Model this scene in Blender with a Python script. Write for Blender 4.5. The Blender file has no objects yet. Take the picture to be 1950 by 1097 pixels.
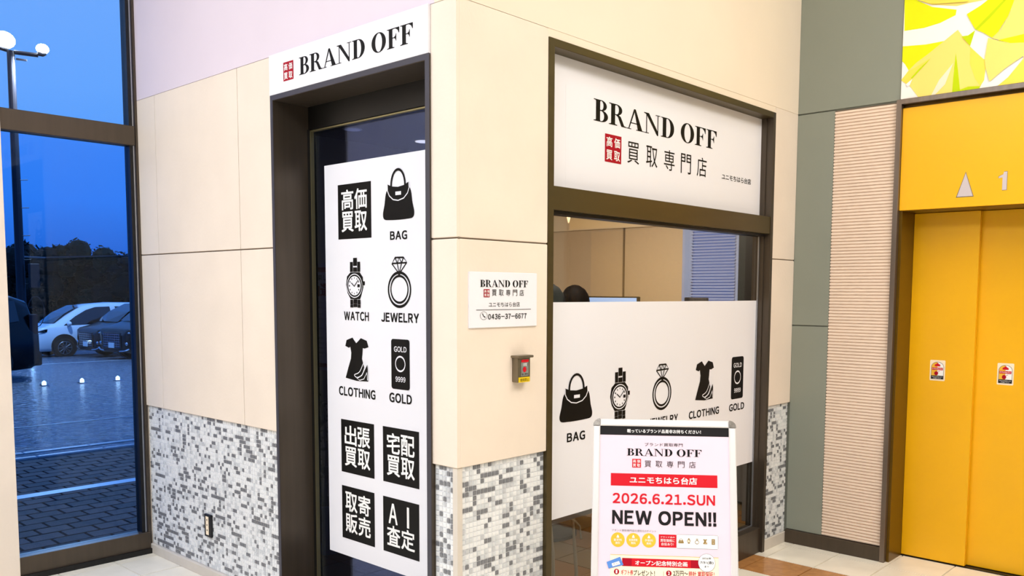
import bpy, bmesh, math, random
from math import sin, cos, pi, radians
from mathutils import Vector, Matrix
random.seed(7)
SC = bpy.context.scene
COL = SC.collection

# ------------------------------------------------------------------ camera
CAM = Vector((2.39388, -2.21367, 1.55))
cd = bpy.data.cameras.new('camera'); cam = bpy.data.objects.new('camera', cd); COL.objects.link(cam)
rx = Vector((0.74282154, 0.66947, 0.00510643)); ry = Vector((-0.0592207, 0.05810803, 0.99655224)); rz = Vector((0.6668651, -0.74056288, 0.08281038))
cam.matrix_world = Matrix(((rx.x, ry.x, rz.x, CAM.x), (rx.y, ry.y, rz.y, CAM.y), (rx.z, ry.z, rz.z, CAM.z), (0, 0, 0, 1)))
cd.sensor_width = 36; cd.lens = 1650.03/1950*36
cd.shift_x = -(1021.017-975)/1950; cd.shift_y = (693.232-548.5)/1950
cd.clip_end = 500
SC.camera = cam
# ------------------------------------------------------------------ view, sky
SC.view_settings.view_transform = 'Standard'; SC.view_settings.look = 'None'
SC.view_settings.exposure = 0.0; SC.view_settings.gamma = 1.0; SC.view_settings.use_curve_mapping = False
SC.cycles.use_denoising = True
SC.cycles.max_bounces = 8; SC.cycles.transparent_max_bounces = 12; SC.cycles.sample_clamp_indirect = 6
def srgb(r, g, b):
    f = lambda c: (c/255)/12.92 if c/255 <= .04045 else ((c/255+.055)/1.055)**2.4
    return (f(r), f(g), f(b), 1)
W = bpy.data.worlds.new('dusk_sky'); SC.world = W; W.use_nodes = True
nt = W.node_tree; bgn = nt.nodes['Background']
tc = nt.nodes.new('ShaderNodeTexCoord'); sp = nt.nodes.new('ShaderNodeSeparateXYZ'); rp = nt.nodes.new('ShaderNodeValToRGB')
nt.links.new(tc.outputs['Generated'], sp.inputs[0]); nt.links.new(sp.outputs['Z'], rp.inputs[0]); nt.links.new(rp.outputs[0], bgn.inputs[0])
e = rp.color_ramp.elements; e[0].position = 0; e[0].color = srgb(46, 104, 196); e[1].position = .45; e[1].color = srgb(126, 180, 255)
for p_, c_ in ((.09, (72, 152, 250)), (.2, (100, 168, 255))):
    q = rp.color_ramp.elements.new(p_); q.color = srgb(*c_)
bgn.inputs[1].default_value = 1.0
# ------------------------------------------------------------------ hall lights
def area(name, loc, size, power, col, rot=(0, 0, 0), spread=180):
    l = bpy.data.lights.new(name, 'AREA'); l.energy = power; l.color = col; l.shape = 'RECTANGLE'; l.size = size[0]; l.size_y = size[1]; l.spread = radians(spread)
    o = bpy.data.objects.new(name, l); o.location = loc; o.rotation_euler = rot; COL.objects.link(o); return o
WARM = (1.0, .93, .84); COOL = (.76, .86, 1.0); NEUT = (.94, .95, 1.0)
area('ceiling_light_warm', (3.2, 0.6, 4.5), (1.6, 3.2), 138, WARM)
area('ceiling_light_warm.001', (1.7, 1.6, 4.5), (1.0, 1.0), 16, WARM)
area('ceiling_light_cool', (-0.9, -3.2, 4.5), (2.6, 1.6), 160, COOL)
area('ceiling_light_neutral', (2.4, -3.9, 4.5), (2.4, 2.0), 134, NEUT)
area('ceiling_light_neutral.001', (5.0, -1.5, 4.5), (1.2, 3.0), 50, WARM)
area('shop_ceiling_light', (-1.2, 2.2, 2.5), (.9, .9), 46, (1, .91, .78))
area('lobby_light', (-1.0, .33, 2.57), (.5, .1), 3.0, (.75, .82, 1))  # fill light added so the lobby poster shows; no lamp known there
area('car_park_floodlight', (-25.4, 7.3, 8.2), (.5, .5), 900, (.75, .85, 1.0))

# ------------------------------------------------------------------ materials
def mat(name, col, rough=.6, metal=0, noise=0, nscale=8, bump=0, bscale=40, spec=.5, stretch=None, coat=0, emit=None, estr=0, bdist=.01):
    m = bpy.data.materials.new(name); m.use_nodes = True; t = m.node_tree; b = t.nodes['Principled BSDF']
    c = srgb(*col); b.inputs['Base Color'].default_value = c; b.inputs['Roughness'].default_value = rough; b.inputs['Metallic'].default_value = metal
    b.inputs['Specular IOR Level'].default_value = spec; b.inputs['Coat Weight'].default_value = coat
    if emit: b.inputs['Emission Color'].default_value = srgb(*emit); b.inputs['Emission Strength'].default_value = estr
    if noise or bump:
        g = t.nodes.new('ShaderNodeTexCoord'); mp = t.nodes.new('ShaderNodeMapping'); t.links.new(g.outputs['Object'], mp.inputs[0])
        if stretch: mp.inputs['Scale'].default_value = stretch
    if noise:
        n = t.nodes.new('ShaderNodeTexNoise'); n.inputs['Scale'].default_value = nscale; n.inputs['Detail'].default_value = 5
        t.links.new(mp.outputs[0], n.inputs['Vector'])
        r = t.nodes.new('ShaderNodeMapRange'); r.inputs['From Min'].default_value = .3; r.inputs['From Max'].default_value = .7
        r.inputs['To Min'].default_value = 1-noise; r.inputs['To Max'].default_value = 1+noise*.4
        t.links.new(n.outputs['Fac'], r.inputs[0])
        mx = t.nodes.new('ShaderNodeVectorMath'); mx.operation = 'SCALE'; mx.inputs[0].default_value = c[:3]
        t.links.new(r.outputs[0], mx.inputs['Scale']); t.links.new(mx.outputs[0], b.inputs['Base Color'])
    if bump:
        n2 = t.nodes.new('ShaderNodeTexNoise'); n2.inputs['Scale'].default_value = bscale; n2.inputs['Detail'].default_value = 4; t.links.new(mp.outputs[0], n2.inputs['Vector'])
        bp = t.nodes.new('ShaderNodeBump'); bp.inputs['Strength'].default_value = bump; bp.inputs['Distance'].default_value = bdist
        t.links.new(n2.outputs['Fac'], bp.inputs['Height']); t.links.new(bp.outputs[0], b.inputs['Normal'])
    return m
def glass(name, tint, refl=.06, gl=(1, 1, 1)):
    m = bpy.data.materials.new(name); m.use_nodes = True; t = m.node_tree; t.nodes.clear()
    o = t.nodes.new('ShaderNodeOutputMaterial'); mx = t.nodes.new('ShaderNodeMixShader'); tr = t.nodes.new('ShaderNodeBsdfTransparent'); g = t.nodes.new('ShaderNodeBsdfGlossy')
    g.inputs['Roughness'].default_value = .0; g.inputs['Color'].default_value = (*gl, 1); tr.inputs[0].default_value = srgb(*tint)
    fr = t.nodes.new('ShaderNodeFresnel'); fr.inputs[0].default_value = 1.45
    mu = t.nodes.new('ShaderNodeMath'); mu.operation = 'MULTIPLY'; mu.inputs[1].default_value = refl/.04
    t.links.new(fr.outputs[0], mu.inputs[0]); t.links.new(mu.outputs[0], mx.inputs[0]); t.links.new(tr.outputs[0], mx.inputs[1]); t.links.new(g.outputs[0], mx.inputs[2]); t.links.new(mx.outputs[0], o.inputs[0])
    return m
M = {}
M['cream'] = mat('cream_stone_cladding', (236, 222, 207), .75, noise=.05, nscale=3, bump=.08, bscale=60)
M['joint'] = mat('grey_joint', (120, 105, 90), .9, noise=.1)
M['lav'] = mat('lilac_white_paint', (224, 212, 224), .8, noise=.03, nscale=2)
M['paint'] = mat('warm_cream_paint', (238, 224, 206), .8, noise=.03, nscale=2)
M['white'] = mat('white_sign_film', (236, 236, 244), .45, spec=.15, noise=.01, nscale=2)
M['white2'] = mat('white_print', (248, 248, 248), .45, spec=.15, noise=.01)
M['black'] = mat('black_print', (10, 10, 12), .45, spec=.15, noise=.02)
M['red'] = mat('crimson_print', (165, 10, 35), .45, spec=.15, noise=.02)
M['red2'] = mat('bright_red_print', (205, 25, 40), .45, spec=.15, noise=.02)
M['grey_print'] = mat('grey_print', (120, 120, 125), .45, spec=.15, noise=.02)
M['char'] = mat('charcoal_print', (28, 26, 28), .45, spec=.15, noise=.02)
M['gold'] = mat('golden_print', (240, 186, 60), .45, spec=.15, noise=.02)
M['gold2'] = mat('khaki_print', (150, 125, 75), .45, spec=.15, noise=.02)
M['creamprint'] = mat('cream_print', (253, 236, 210), .45, spec=.15, noise=.02)
M['bluep'] = mat('blue_print', (90, 140, 215), .45, spec=.15, noise=.02)
M['bronze'] = mat('bronze_aluminium', (84, 74, 63), .38, .55, noise=.12, nscale=5, stretch=(6, 6, .3), bump=.03, bscale=30)
M['olive'] = mat('olive_bronze_aluminium', (84, 72, 44), .36, .5, noise=.1, nscale=5, stretch=(4, .5, 4))
M['edge'] = mat('dark_anodised_edge', (70, 70, 82), .4, .5, noise=.05)
M['darkm'] = mat('black_anodised_metal', (28, 27, 27), .4, .4, noise=.1)
M['brass'] = mat('dull_brass_bead', (150, 142, 105), .35, .8, noise=.05)
M['steel'] = mat('brushed_steel', (138, 126, 116), .34, .85, noise=.15, nscale=4, stretch=(10, 10, .3))
M['grout'] = mat('white_grout', (232, 234, 238), .8, noise=.04)
M['t0'] = mat('white_mosaic', (234, 236, 238), .25, noise=.04, nscale=30)
M['t1'] = mat('pale_grey_mosaic', (212, 216, 220), .25, noise=.05, nscale=30)
M['t2'] = mat('mid_grey_mosaic', (198, 201, 206), .25, noise=.06, nscale=30)
M['t3'] = mat('dark_grey_mosaic', (122, 124, 129), .25, noise=.10, nscale=40)
M['bb'] = mat('cream_vinyl_skirting', (214, 206, 196), .5, noise=.06)
M['ftile'] = mat('cream_floor_tile', (242, 236, 222), .22, noise=.08, nscale=6)
M['otile'] = mat('terracotta_floor_tile', (184, 130, 76), .22, noise=.2, nscale=25)
M['btile'] = mat('brown_floor_tile', (128, 84, 26), .3, noise=.1, nscale=10)
M['btile2'] = mat('tan_floor_tile', (118, 92, 52), .3, noise=.1, nscale=10)
M['fgrout'] = mat('floor_grout', (130, 118, 102), .8, noise=.1)
M['sage'] = mat('sage_grey_panel', (139, 145, 134), .5, noise=.04, nscale=2, bump=.03, bscale=150)
M['rib'] = mat('ribbed_beige_panel', (240, 220, 202), .6, noise=.03)
M['yel'] = mat('yellow_enamel_panel', (248, 186, 12), .32, noise=.03, nscale=3, bump=.02, bscale=200)
M['yel2'] = mat('amber_enamel_door', (246, 184, 6), .34, noise=.04, nscale=3, bump=.02, bscale=200)
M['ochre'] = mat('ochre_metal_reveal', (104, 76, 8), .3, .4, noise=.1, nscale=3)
M['lilac'] = mat('frosted_insert', (205, 195, 200), .4, noise=.02)
M['lime'] = mat('lime_print', (232, 240, 20), .45, spec=.15, noise=.01)
M['lime2'] = mat('deep_lime_print', (198, 222, 10), .45, spec=.15, noise=.01)
M['pale'] = mat('pale_yellow_print', (252, 228, 125), .45, spec=.15, noise=.01)
M['pale2'] = mat('soft_yellow_print', (250, 228, 92), .45, spec=.15, noise=.01)
M['wartp'] = mat('white_art_print', (252, 250, 246), .45, spec=.15, noise=.01)
M['glass'] = glass('clear_glass', (246, 247, 247), .004)
M['glassdoor'] = glass('tinted_door_glass', (196, 200, 212), .02, (.55, .65, 1))
M['glassup'] = glass('upper_window_glass', (250, 252, 255), .012)
M['glasslow'] = glass('blue_film_glass', (206, 231, 253), .013)
M['asph'] = mat('wet_asphalt', (104, 112, 128), .18, noise=.85, nscale=13, bump=1.0, bscale=8, spec=1.0, bdist=.12)
M['paver'] = mat('damp_paver', (112, 74, 62), .7, noise=.25, nscale=14, bump=.25, bscale=60)
M['paver2'] = mat('damp_dark_paver', (86, 58, 50), .7, noise=.25, nscale=14, bump=.25, bscale=60)
M['psand'] = mat('paver_sand', (34, 32, 34), .9, noise=.1)
M['kerb'] = mat('wet_kerb_stone', (150, 158, 170), .3, noise=.2, nscale=12, bump=.3)
M['line'] = mat('white_road_paint', (225, 232, 240), .35, noise=.1, nscale=20)
M['leaf'] = mat('dark_foliage', (12, 20, 14), .9, noise=.3, nscale=.6)
M['leaf2'] = mat('dim_green_foliage', (28, 40, 24), .9, noise=.3, nscale=.6)
M['bark'] = mat('dark_bark', (30, 26, 24), .9, noise=.2)
M['pole'] = mat('dark_galvanised_pole', (28, 30, 40), .5, .3, noise=.1)
M['carw'] = mat('pearl_white_car_paint', (225, 228, 235), .22, noise=.01, coat=.6)
M['carb'] = mat('black_car_paint', (3, 4, 7), .25, noise=.01, spec=.35, coat=.1)
M['carglass'] = mat('dark_car_glass', (12, 16, 24), .05, noise=.01, spec=.9)
M['tyre'] = mat('tyre_rubber', (14, 14, 15), .8, noise=.1)
M['rim'] = mat('dark_alloy_rim', (105, 108, 116), .35, .7, noise=.05)
M['tail'] = mat('unlit_tail_lamp', (42, 4, 8), .3, noise=.02)
M['chrome'] = mat('chrome', (190, 195, 205), .12, 1, noise=.02)
M['plate'] = mat('number_plate', (205, 215, 225), .4, noise=.02)
M['lampon'] = mat('lit_lamp', (255, 255, 255), .4, noise=.01, emit=(255, 250, 238), estr=1.2)
M['flood'] = mat('lit_floodlight', (255, 255, 255), .4, noise=.01, emit=(238, 248, 255), estr=60)
M['glow'] = mat('lit_ground_marker', (255, 255, 255), .4, noise=.01, emit=(255, 246, 230), estr=4)  # glow for light reflections modelled as solid spots
M['dimlens'] = mat('faint_downlight_lens', (200, 205, 225), .4, noise=.01, emit=(170, 180, 215), estr=.5)  # weaker glow for reflections modelled as lobby discs
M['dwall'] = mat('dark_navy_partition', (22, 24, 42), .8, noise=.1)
M['swall'] = mat('tan_shop_wallpaper', (196, 174, 144), .85, noise=.05, nscale=30, stretch=(1, 1, 6), bump=.1, bscale=80)
M['sceil'] = mat('shop_ceiling', (220, 202, 172), .8, noise=.03)
M['slat'] = mat('blue_grey_blind_slat', (148, 164, 205), .5, noise=.03)
M['dusk'] = mat('dusk_lit_pane', (90, 115, 170), .4, noise=.03, emit=(95, 120, 178), estr=.55)  # glow added behind the slats to turn the blind blue; building lies behind
M['screen'] = mat('lit_monitor_screen', (140, 170, 215), .3, noise=.02, emit=(135, 165, 215), estr=.7)
M['plast'] = mat('black_plastic', (20, 20, 22), .45, noise=.05)
M['desk'] = mat('grey_laminate', (120, 118, 116), .5, noise=.05)
M['shelfb'] = mat('dark_grey_shelf_board', (78, 78, 82), .6, noise=.05)
M['cable'] = mat('grey_cable', (150, 138, 118), .5, noise=.05)
M['skin'] = mat('skin', (226, 182, 150), .55, noise=.04)
M['hair'] = mat('black_hair', (5, 4, 4), .7, noise=.2, nscale=30, stretch=(1, 1, .2), bump=.3, spec=.1)
M['cloth'] = mat('navy_jacket', (30, 32, 44), .85, noise=.08, nscale=20)
M['cloth2'] = mat('charcoal_blouse', (52, 50, 54), .85, noise=.08, nscale=20)
M['alu'] = mat('satin_aluminium_frame', (232, 230, 232), .3, .25, noise=.02)
M['clear'] = mat('chromed_corner', (200, 198, 196), .15, .8, noise=.3, nscale=60)
M['poster'] = mat('pinkish_white_poster', (228, 210, 224), .45, spec=.15, noise=.01)
M['pot'] = mat('pale_plant_pot', (110, 130, 165), .5, noise=.05)
M['pleaf'] = mat('plant_leaf', (26, 48, 24), .4, noise=.2)
M['boxm'] = mat('metal_switch_housing', (128, 118, 100), .35, .7, noise=.1)
M['ylab'] = mat('yellow_label', (240, 205, 20), .45, noise=.03)
M['hallwall'] = mat('brown_hall_wall', (120, 106, 92), .8, noise=.1, nscale=1)
M['ceil'] = mat('hall_ceiling_paint', (226, 218, 206), .9, noise=.03)
M['silver'] = mat('silver_trim', (170, 172, 178), .3, .8, noise=.05)

# ------------------------------------------------------------------ helpers
def tagp(o, label=None, cat=None, group=None, kind=None):
    if label: o['label'] = label
    if cat: o['category'] = cat
    if group: o['group'] = group
    if kind: o['kind'] = kind
    return o
def thing(name, label, cat, loc=(0, 0, 0), group=None):
    o = bpy.data.objects.new(name, None); o.location = loc; COL.objects.link(o); o.empty_display_size = .1
    return tagp(o, label, cat, group)
def wloc(o):
    v = Vector((0, 0, 0))
    while o: v += o.location; o = o.parent
    return v
def obj(name, verts, faces, m, parent=None, smooth=False, mats=None, mi=None, loc=None):
    """verts in world coordinates; parents only translate while building"""
    off = wloc(parent) if parent else Vector((0, 0, 0))
    if loc is not None: off = Vector(loc)
    me = bpy.data.meshes.new(name); me.from_pydata([tuple(Vector(v)-off) for v in verts], [], faces)
    for x in (mats or [m]): me.materials.append(x)
    if mi: me.polygons.foreach_set('material_index', mi)
    if smooth: me.polygons.foreach_set('use_smooth', [True]*len(me.polygons))
    me.update()
    o = bpy.data.objects.new(name, me); COL.objects.link(o)
    if parent: o.parent = parent
    elif loc is not None: o.location = loc
    return o
class MB:
    def __init__(s): s.v = []; s.f = []; s.m = []
    def add(s, v, f, m=0):
        b = len(s.v); s.v += [tuple(p) for p in v]; s.f += [tuple(i+b for i in q) for q in f]; s.m += [m]*len(f); return s
    def box(s, x0, x1, y0, y1, z0, z1, m=0, c=0):
        if c:
            v = []; 
            for (zz, k) in ((z0, c), (z0+c, 0), (z1-c, 0), (z1, c)):
                v += [(x0+k, y0+k, zz), (x1-k, y0+k, zz), (x1-k, y1-k, zz), (x0+k, y1-k, zz)]
            f = [(3, 2, 1, 0), (12, 13, 14, 15)]
            for r in range(3):
                for i in range(4): j = (i+1) % 4; f.append((r*4+i, r*4+j, r*4+4+j, r*4+4+i))
            return s.add(v, f, m)
        return s.add([(x0, y0, z0), (x1, y0, z0), (x1, y1, z0), (x0, y1, z0), (x0, y0, z1), (x1, y0, z1), (x1, y1, z1), (x0, y1, z1)],
                     [(3, 2, 1, 0), (4, 5, 6, 7), (0, 1, 5, 4), (1, 2, 6, 5), (2, 3, 7, 6), (3, 0, 4, 7)], m)
    def tube(s, pts, r, n=8, m=0, cap=True):
        pts = [Vector(p) for p in pts]; rs = r if isinstance(r, (list, tuple)) else [r]*len(pts); b = []
        for i, p in enumerate(pts):
            d = (pts[min(i+1, len(pts)-1)]-pts[max(i-1, 0)]).normalized()
            a = d.cross(Vector((0, 0, 1)) if abs(d.z) < .95 else Vector((1, 0, 0))).normalized(); c = d.cross(a)
            b += [p+(a*cos(2*pi*k/n)+c*sin(2*pi*k/n))*rs[i] for k in range(n)]
        f = [(i*n+k, i*n+(k+1) % n, (i+1)*n+(k+1) % n, (i+1)*n+k) for i in range(len(pts)-1) for k in range(n)]
        if cap: f += [tuple(range(n))[::-1], tuple((len(pts)-1)*n+k for k in range(n))]
        return s.add(b, f, m)
    def sphere(s, c, r, n=12, k=8, m=0):
        c = Vector(c); r = Vector(r) if isinstance(r, (tuple, list)) else Vector((r, r, r)); v = []; f = []
        for i in range(k+1):
            for j in range(n):
                a = pi*i/k; t = 2*pi*j/n; v.append((c.x+r.x*sin(a)*cos(t), c.y+r.y*sin(a)*sin(t), c.z+r.z*cos(a)))
        for i in range(k):
            for j in range(n): f.append((i*n+j, i*n+(j+1) % n, (i+1)*n+(j+1) % n, (i+1)*n+j))
        return s.add(v, f, m)
    def build(s, name, m, parent=None, smooth=False, mats=None, loc=None):
        return obj(name, s.v, s.f, m, parent, smooth, mats, s.m if mats else None, loc)
def bx(name, x0, x1, y0, y1, z0, z1, m, parent=None, c=0, **k): return MB().box(x0, x1, y0, y1, z0, z1, c=c).build(name, m, parent, **k)

# flat print on planes: a plane is (origin, u, v); n = u x v faces the viewer after sign
class Plane:
    def __init__(s, o, u, v, n): s.o = Vector(o); s.u = Vector(u).normalized(); s.v = Vector(v).normalized(); s.n = Vector(n).normalized()
    def at(s, u, v, l=0): return s.o+s.u*u+s.v*v+s.n*l
_fc = {}
def mesh2d_from_curve(c):
    o = bpy.data.objects.new('tmp', c); COL.objects.link(o); dg = bpy.context.evaluated_depsgraph_get(); dg.update()
    me = bpy.data.meshes.new_from_object(o.evaluated_get(dg)); r = ([(v.co.x, v.co.y) for v in me.vertices], [tuple(p.vertices) for p in me.polygons])
    bpy.data.objects.remove(o); bpy.data.meshes.remove(me); bpy.data.curves.remove(c); return r
def text2d(s, bold=0, space=1.0):
    k = (s, bold, space)
    if k not in _fc and bold:      # heavier strokes: overlaid copies shifted by the extra half-weight
        g = text2d(s, 0, space); b = bold*.9
        _fc[k] = merge([(g, (dx, dy, 1, 1, i)) for i, (dx, dy) in enumerate(((0, 0), (-b, -b), (b, -b), (-b, b), (b, b)))])
    if k not in _fc:
        c = bpy.data.curves.new('t', 'FONT'); c.body = s; c.offset = bold; c.space_character = space; c.resolution_u = 4
        _fc[k] = mesh2d_from_curve(c)
    return _fc[k]
def loops2d(loops):
    """even-odd filled loops, in one plane"""
    c = bpy.data.curves.new('l', 'CURVE'); c.dimensions = '2D'; c.fill_mode = 'BOTH'
    for L in loops:
        sp = c.splines.new('POLY'); sp.points.add(len(L)-1)
        for i, p in enumerate(L): sp.points[i].co = (p[0], p[1], 0, 1)
        sp.use_cyclic_u = True
    return mesh2d_from_curve(c)
def put(name, g, pl, box, m, parent, lift=.001, fit=True, bb=None):
    """2-D geometry g=(verts,faces) scaled from its bounding box to box (u0,v0,u1,v1) on plane pl"""
    vs, fs = g
    if bb is None:
        xs = [v[0] for v in vs]; ys = [v[1] for v in vs]; bb = (min(xs), min(ys), max(xs), max(ys))
    u0, v0, u1, v1 = box; sx = (u1-u0)/(bb[2]-bb[0]); sy = (v1-v0)/(bb[3]-bb[1])
    return obj(name, [pl.at(u0+(p[0]-bb[0])*sx, v0+(p[1]-bb[1])*sy, lift+(p[2]*6e-5 if len(p) > 2 else 0)) for p in vs], fs, m, parent)
def txt(s, pl, box, m, parent, bold=0, lift=.001, space=1.0, name='lettering'): return put(name, text2d(s, bold, space), pl, box, m, parent, lift)
def merge(gs):
    V = []; F = []
    for (v, f), t_ in gs:
        dx, dy, sx, sy = t_[:4]; dl = t_[4] if len(t_) > 4 else 0
        b = len(V); V += [(p[0]*sx+dx, p[1]*sy+dy, (p[2] if len(p) > 2 else 0)+dl) for p in v]; F += [tuple(i+b for i in q) for q in f]
    return V, F
def rect(u0, v0, u1, v1): return [(u0, v0), (u1, v0), (u1, v1), (u0, v1)]
def ell(cx, cy, rx_, ry_, n=36, a0=0, a1=2*pi, close=True):
    k = n if close and abs(a1-a0-2*pi) < 1e-6 else n+1
    return [(cx+rx_*cos(a0+(a1-a0)*i/n), cy+ry_*sin(a0+(a1-a0)*i/n)) for i in range(k)]
def rrect(u0, v0, u1, v1, r, ry_=None):
    q = ry_ or r
    return ell(u1-r, v1-q, r, q, 6, 0, pi/2, 0)+ell(u0+r, v1-q, r, q, 6, pi/2, pi, 0)+ell(u0+r, v0+q, r, q, 6, pi, 1.5*pi, 0)+ell(u1-r, v0+q, r, q, 6, 1.5*pi, 2*pi, 0)
def smooth(P, n=6):
    out = []; L = len(P)
    for i in range(L):
        p0, p1, p2, p3 = [Vector(P[(i+k) % L]) for k in (-1, 0, 1, 2)]
        for j in range(n):
            t = j/n; out.append(tuple(.5*((2*p1)+(p2-p0)*t+(2*p0-5*p1+4*p2-p3)*t*t+(3*p1-p0-3*p2+p3)*t**3)))
    return out
def stroke(P, w, closed=False):
    """thin ribbon along 2-D points"""
    P = [Vector(p) for p in P]; a = []; b = []
    for i, p in enumerate(P):
        q0 = P[i-1] if (i or closed) else p; q1 = P[(i+1) % len(P)] if (i < len(P)-1 or closed) else p
        d = (q1-q0).normalized(); n = Vector((-d.y, d.x))*w/2; a.append(tuple(p+n)); b.append(tuple(p-n))
    V = a+b; L = len(P); F = [(i, (i+1) % L, L+(i+1) % L, L+i) for i in range(L if closed else L-1)]
    return V, F
# ---- Didone-style capitals drawn as outlines
def _bowl(x0, xc, yc, rxo, ryo, rxi, ryi):
    o = [(x0, yc+ryo)]+ell(xc, yc, rxo, ryo, 16, pi/2, -pi/2, 0)+[(x0, yc-ryo)]
    i = [(x0+.02, yc+ryi)]+ell(xc, yc, rxi, ryi, 16, pi/2, -pi/2, 0)+[(x0+.02, yc-ryi)]
    return [o, i]
def _stem(a, b, s0, s1): return [[(s0, 0), (s1, 0), (s1, .035), (b+.02, .05), (b, .09), (b, .91), (b+.02, .95), (s1, .965), (s1, 1), (s0, 1), (s0, .965), (a-.02, .95), (a, .91), (a, .09), (a-.02, .05), (s0, .035)]]
GL = {
 'B': (.80, [_stem(.12, .34, 0, .36), _bowl(.3, .40, .755, .30, .245, .12, .205), _bowl(.3, .40, .27, .37, .27, .16, .23)]),
 'R': (.98, [_stem(.12, .34, 0, .46), _bowl(.3, .42, .745, .32, .255, .13, .215), [[(.38, .52), (.52, .53), (.66, .45), (.86, .06), (.98, .035), (.98, 0), (.70, 0), (.50, .42), (.38, .49)]]]),
 'A': (1.0, [[[(.10, .02), (.155, .02), (.46, .86), (.42, 1)]], [[(.42, 1), (.52, 1), (.93, .02), (.66, .02)]], [rect(.2, .29, .74, .335)], [rect(0, 0, .27, .035)], [rect(.56, 0, 1.02, .035)]]),
 'N': (1.04, [[rect(.14, .0, .19, 1)], [rect(.84, 0, .89, 1)], [[(.0, 1), (.30, 1), (.89, .14), (.89, -.02), (.82, -.02), (.14, .93), (.0, .965)]], [rect(.02, 0, .31, .035)], [rect(.72, .965, 1.01, 1)]]),
 'D': (.92, [_stem(.12, .34, 0, .36), _bowl(.3, .42, .5, .44, .5, .20, .46)]),
 'O': (.98, [[ell(.47, .5, .46, .52, 40), ell(.47, .5, .22, .48, 40)]]),
 'F': (.80, [_stem(.12, .34, 0, .46), [[(.3, 1), (.76, 1), (.76, .70), (.73, .70), (.66, .86), (.52, .955), (.3, .96)]], [[(.3, .535), (.44, .535), (.52, .60), (.55, .70), (.575, .70), (.575, .33), (.55, .33), (.52, .43), (.44, .49), (.3, .49)]]]),
}
def latin(s, bold=.02, gap=.10, space=.30):
    """grotesque capitals and digits set from the full-width forms, with proportional spacing"""
    x = 0; gs = []
    for ch in s:
        if ch == ' ': x += space; continue
        g = text2d(chr(ord(ch)+0xFEE0), bold) if ch != 'I' else ([(0, 0), (.10+2*bold, 0), (.10+2*bold, .735), (0, .735)], [(0, 1, 2, 3)]); xs = [v[0] for v in g[0]]; a, b = min(xs), max(xs)
        gs.append((g, (x-a, 0, 1, 1))); x += b-a+gap*(1.0 if ch not in '.!' else .9)
    return merge(gs)
def ltxt(s, pl, box, m, parent, bold=.02, lift=.001, gap=.10, name='lettering'): return put(name, latin(s, bold, gap), pl, box, m, parent, lift)
_gl = {}
def serif(word):
    x = 0; gs = []
    for ch in word:
        if ch == ' ': x += .36; continue
        w, parts = GL[ch]
        if ch not in _gl: _gl[ch] = merge([(loops2d(p), (0, 0, 1, 1)) for p in parts])
        gs.append((_gl[ch], (x, 0, 1, 1))); x += w+.02
    return merge(gs)
BRAND = serif('BRAND OFF')
# ---- pictograms, each in its unit box; returned as layers (colour key, geometry)
def I_bag():
    body = smooth([(.15, .60), (.05, .30), (.0, .12), (.05, .02), (.25, .0), (.5, -.005), (.75, .0), (.95, .02), (1, .12), (.95, .30), (.85, .62), (.5, .6)])
    flap = [(.16, .70)]+smooth([(.16, .70), (.5, .63), (.84, .72), (.84, .55), (.72, .42), (.5, .37), (.3, .41), (.18, .54)])
    flap = [(.16, .71), (.3, .66), (.5, .64), (.7, .665), (.84, .72), (.85, .6), (.80, .5), (.68, .41), (.5, .375), (.34, .40), (.22, .48), (.16, .58)]
    edge = [(.84, .72), (.85, .6), (.80, .5), (.68, .41), (.5, .375), (.34, .40), (.22, .48), (.16, .58), (.155, .70)]
    hand = stroke(ell(.5, .68, .22, .30, 24, -.1, pi+.1, 0), .05)
    return [('k', loops2d([body])), ('k', loops2d([flap])), ('w', stroke(edge, .022)), ('k', hand), ('w', loops2d([rect(.42, .48, .60, .55)])), ('k', loops2d([rect(.449, .497, .571, .533)]) if 0 else loops2d([rect(.0, .1, .001, .101)]))]
def I_watch():
    L = [('k', loops2d([[(.24, .70), (.74, .70), (.90, .60), (.92, .40), (.80, .22), (.74, .16), (.24, .16), (.08, .28), (.0, .45), (.06, .62)]])),
         ('k', loops2d([rect(.9, .44, 1.0, .52)]))]
    for y0, y1, k in ((.83, .99, 0), (.80, .91, 1), (.71, .80, 0), (.71, .82, 1), (.07, .155, 0), (.055, .15, 1), (-.0, .065, 0), (-.01, .05, 1)):
        if k == 0: L.append(('k', loops2d([rect(.40, y0, .60, y1)])))
        else: L += [('k', loops2d([rect(.23, y0, .38, y1)])), ('k', loops2d([rect(.62, y0, .77, y1)]))]
    L += [('w', stroke(ell(.47, .43, .40, .235, 32), .018, True)), ('w', loops2d([ell(.47, .43, .33, .195)]))]
    for k in range(12):
        a = k*pi/6; L.append(('k', stroke([(.47+.24*sin(a), .43+.145*cos(a)), (.47+.29*sin(a), .43+.172*cos(a))], .03)))
    L += [('k', stroke([(.47, .42), (.31, .49)], .022)), ('k', stroke([(.46, .415), (.69, .55)], .022)), ('k', loops2d([rect(.64, .40, .76, .46)]))]
    return L
def I_ring():
    L = [('k', stroke(ell(.5, .36, .465, .335, 48), .055, True)), ('k', stroke(ell(.5, .365, .36, .262, 48), .045, True))]
    gem = [(.33, .99), (.68, .99), (.82, .89), (.5, .67), (.19, .87)]
    L += [('k', stroke(gem, .032, True)), ('k', stroke([(.19, .875), (.82, .885)], .03)), ('k', stroke([(.33, .99), (.42, .875), (.5, .67)], .03)), ('k', stroke([(.68, .99), (.60, .88), (.5, .67)], .03)), ('k', stroke([(.42, .875), (.5, .99), (.60, .88)], .025)), ('k', loops2d([[(.44, .70), (.56, .70), (.53, .63), (.47, .63)]]))]
    return L
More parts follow.
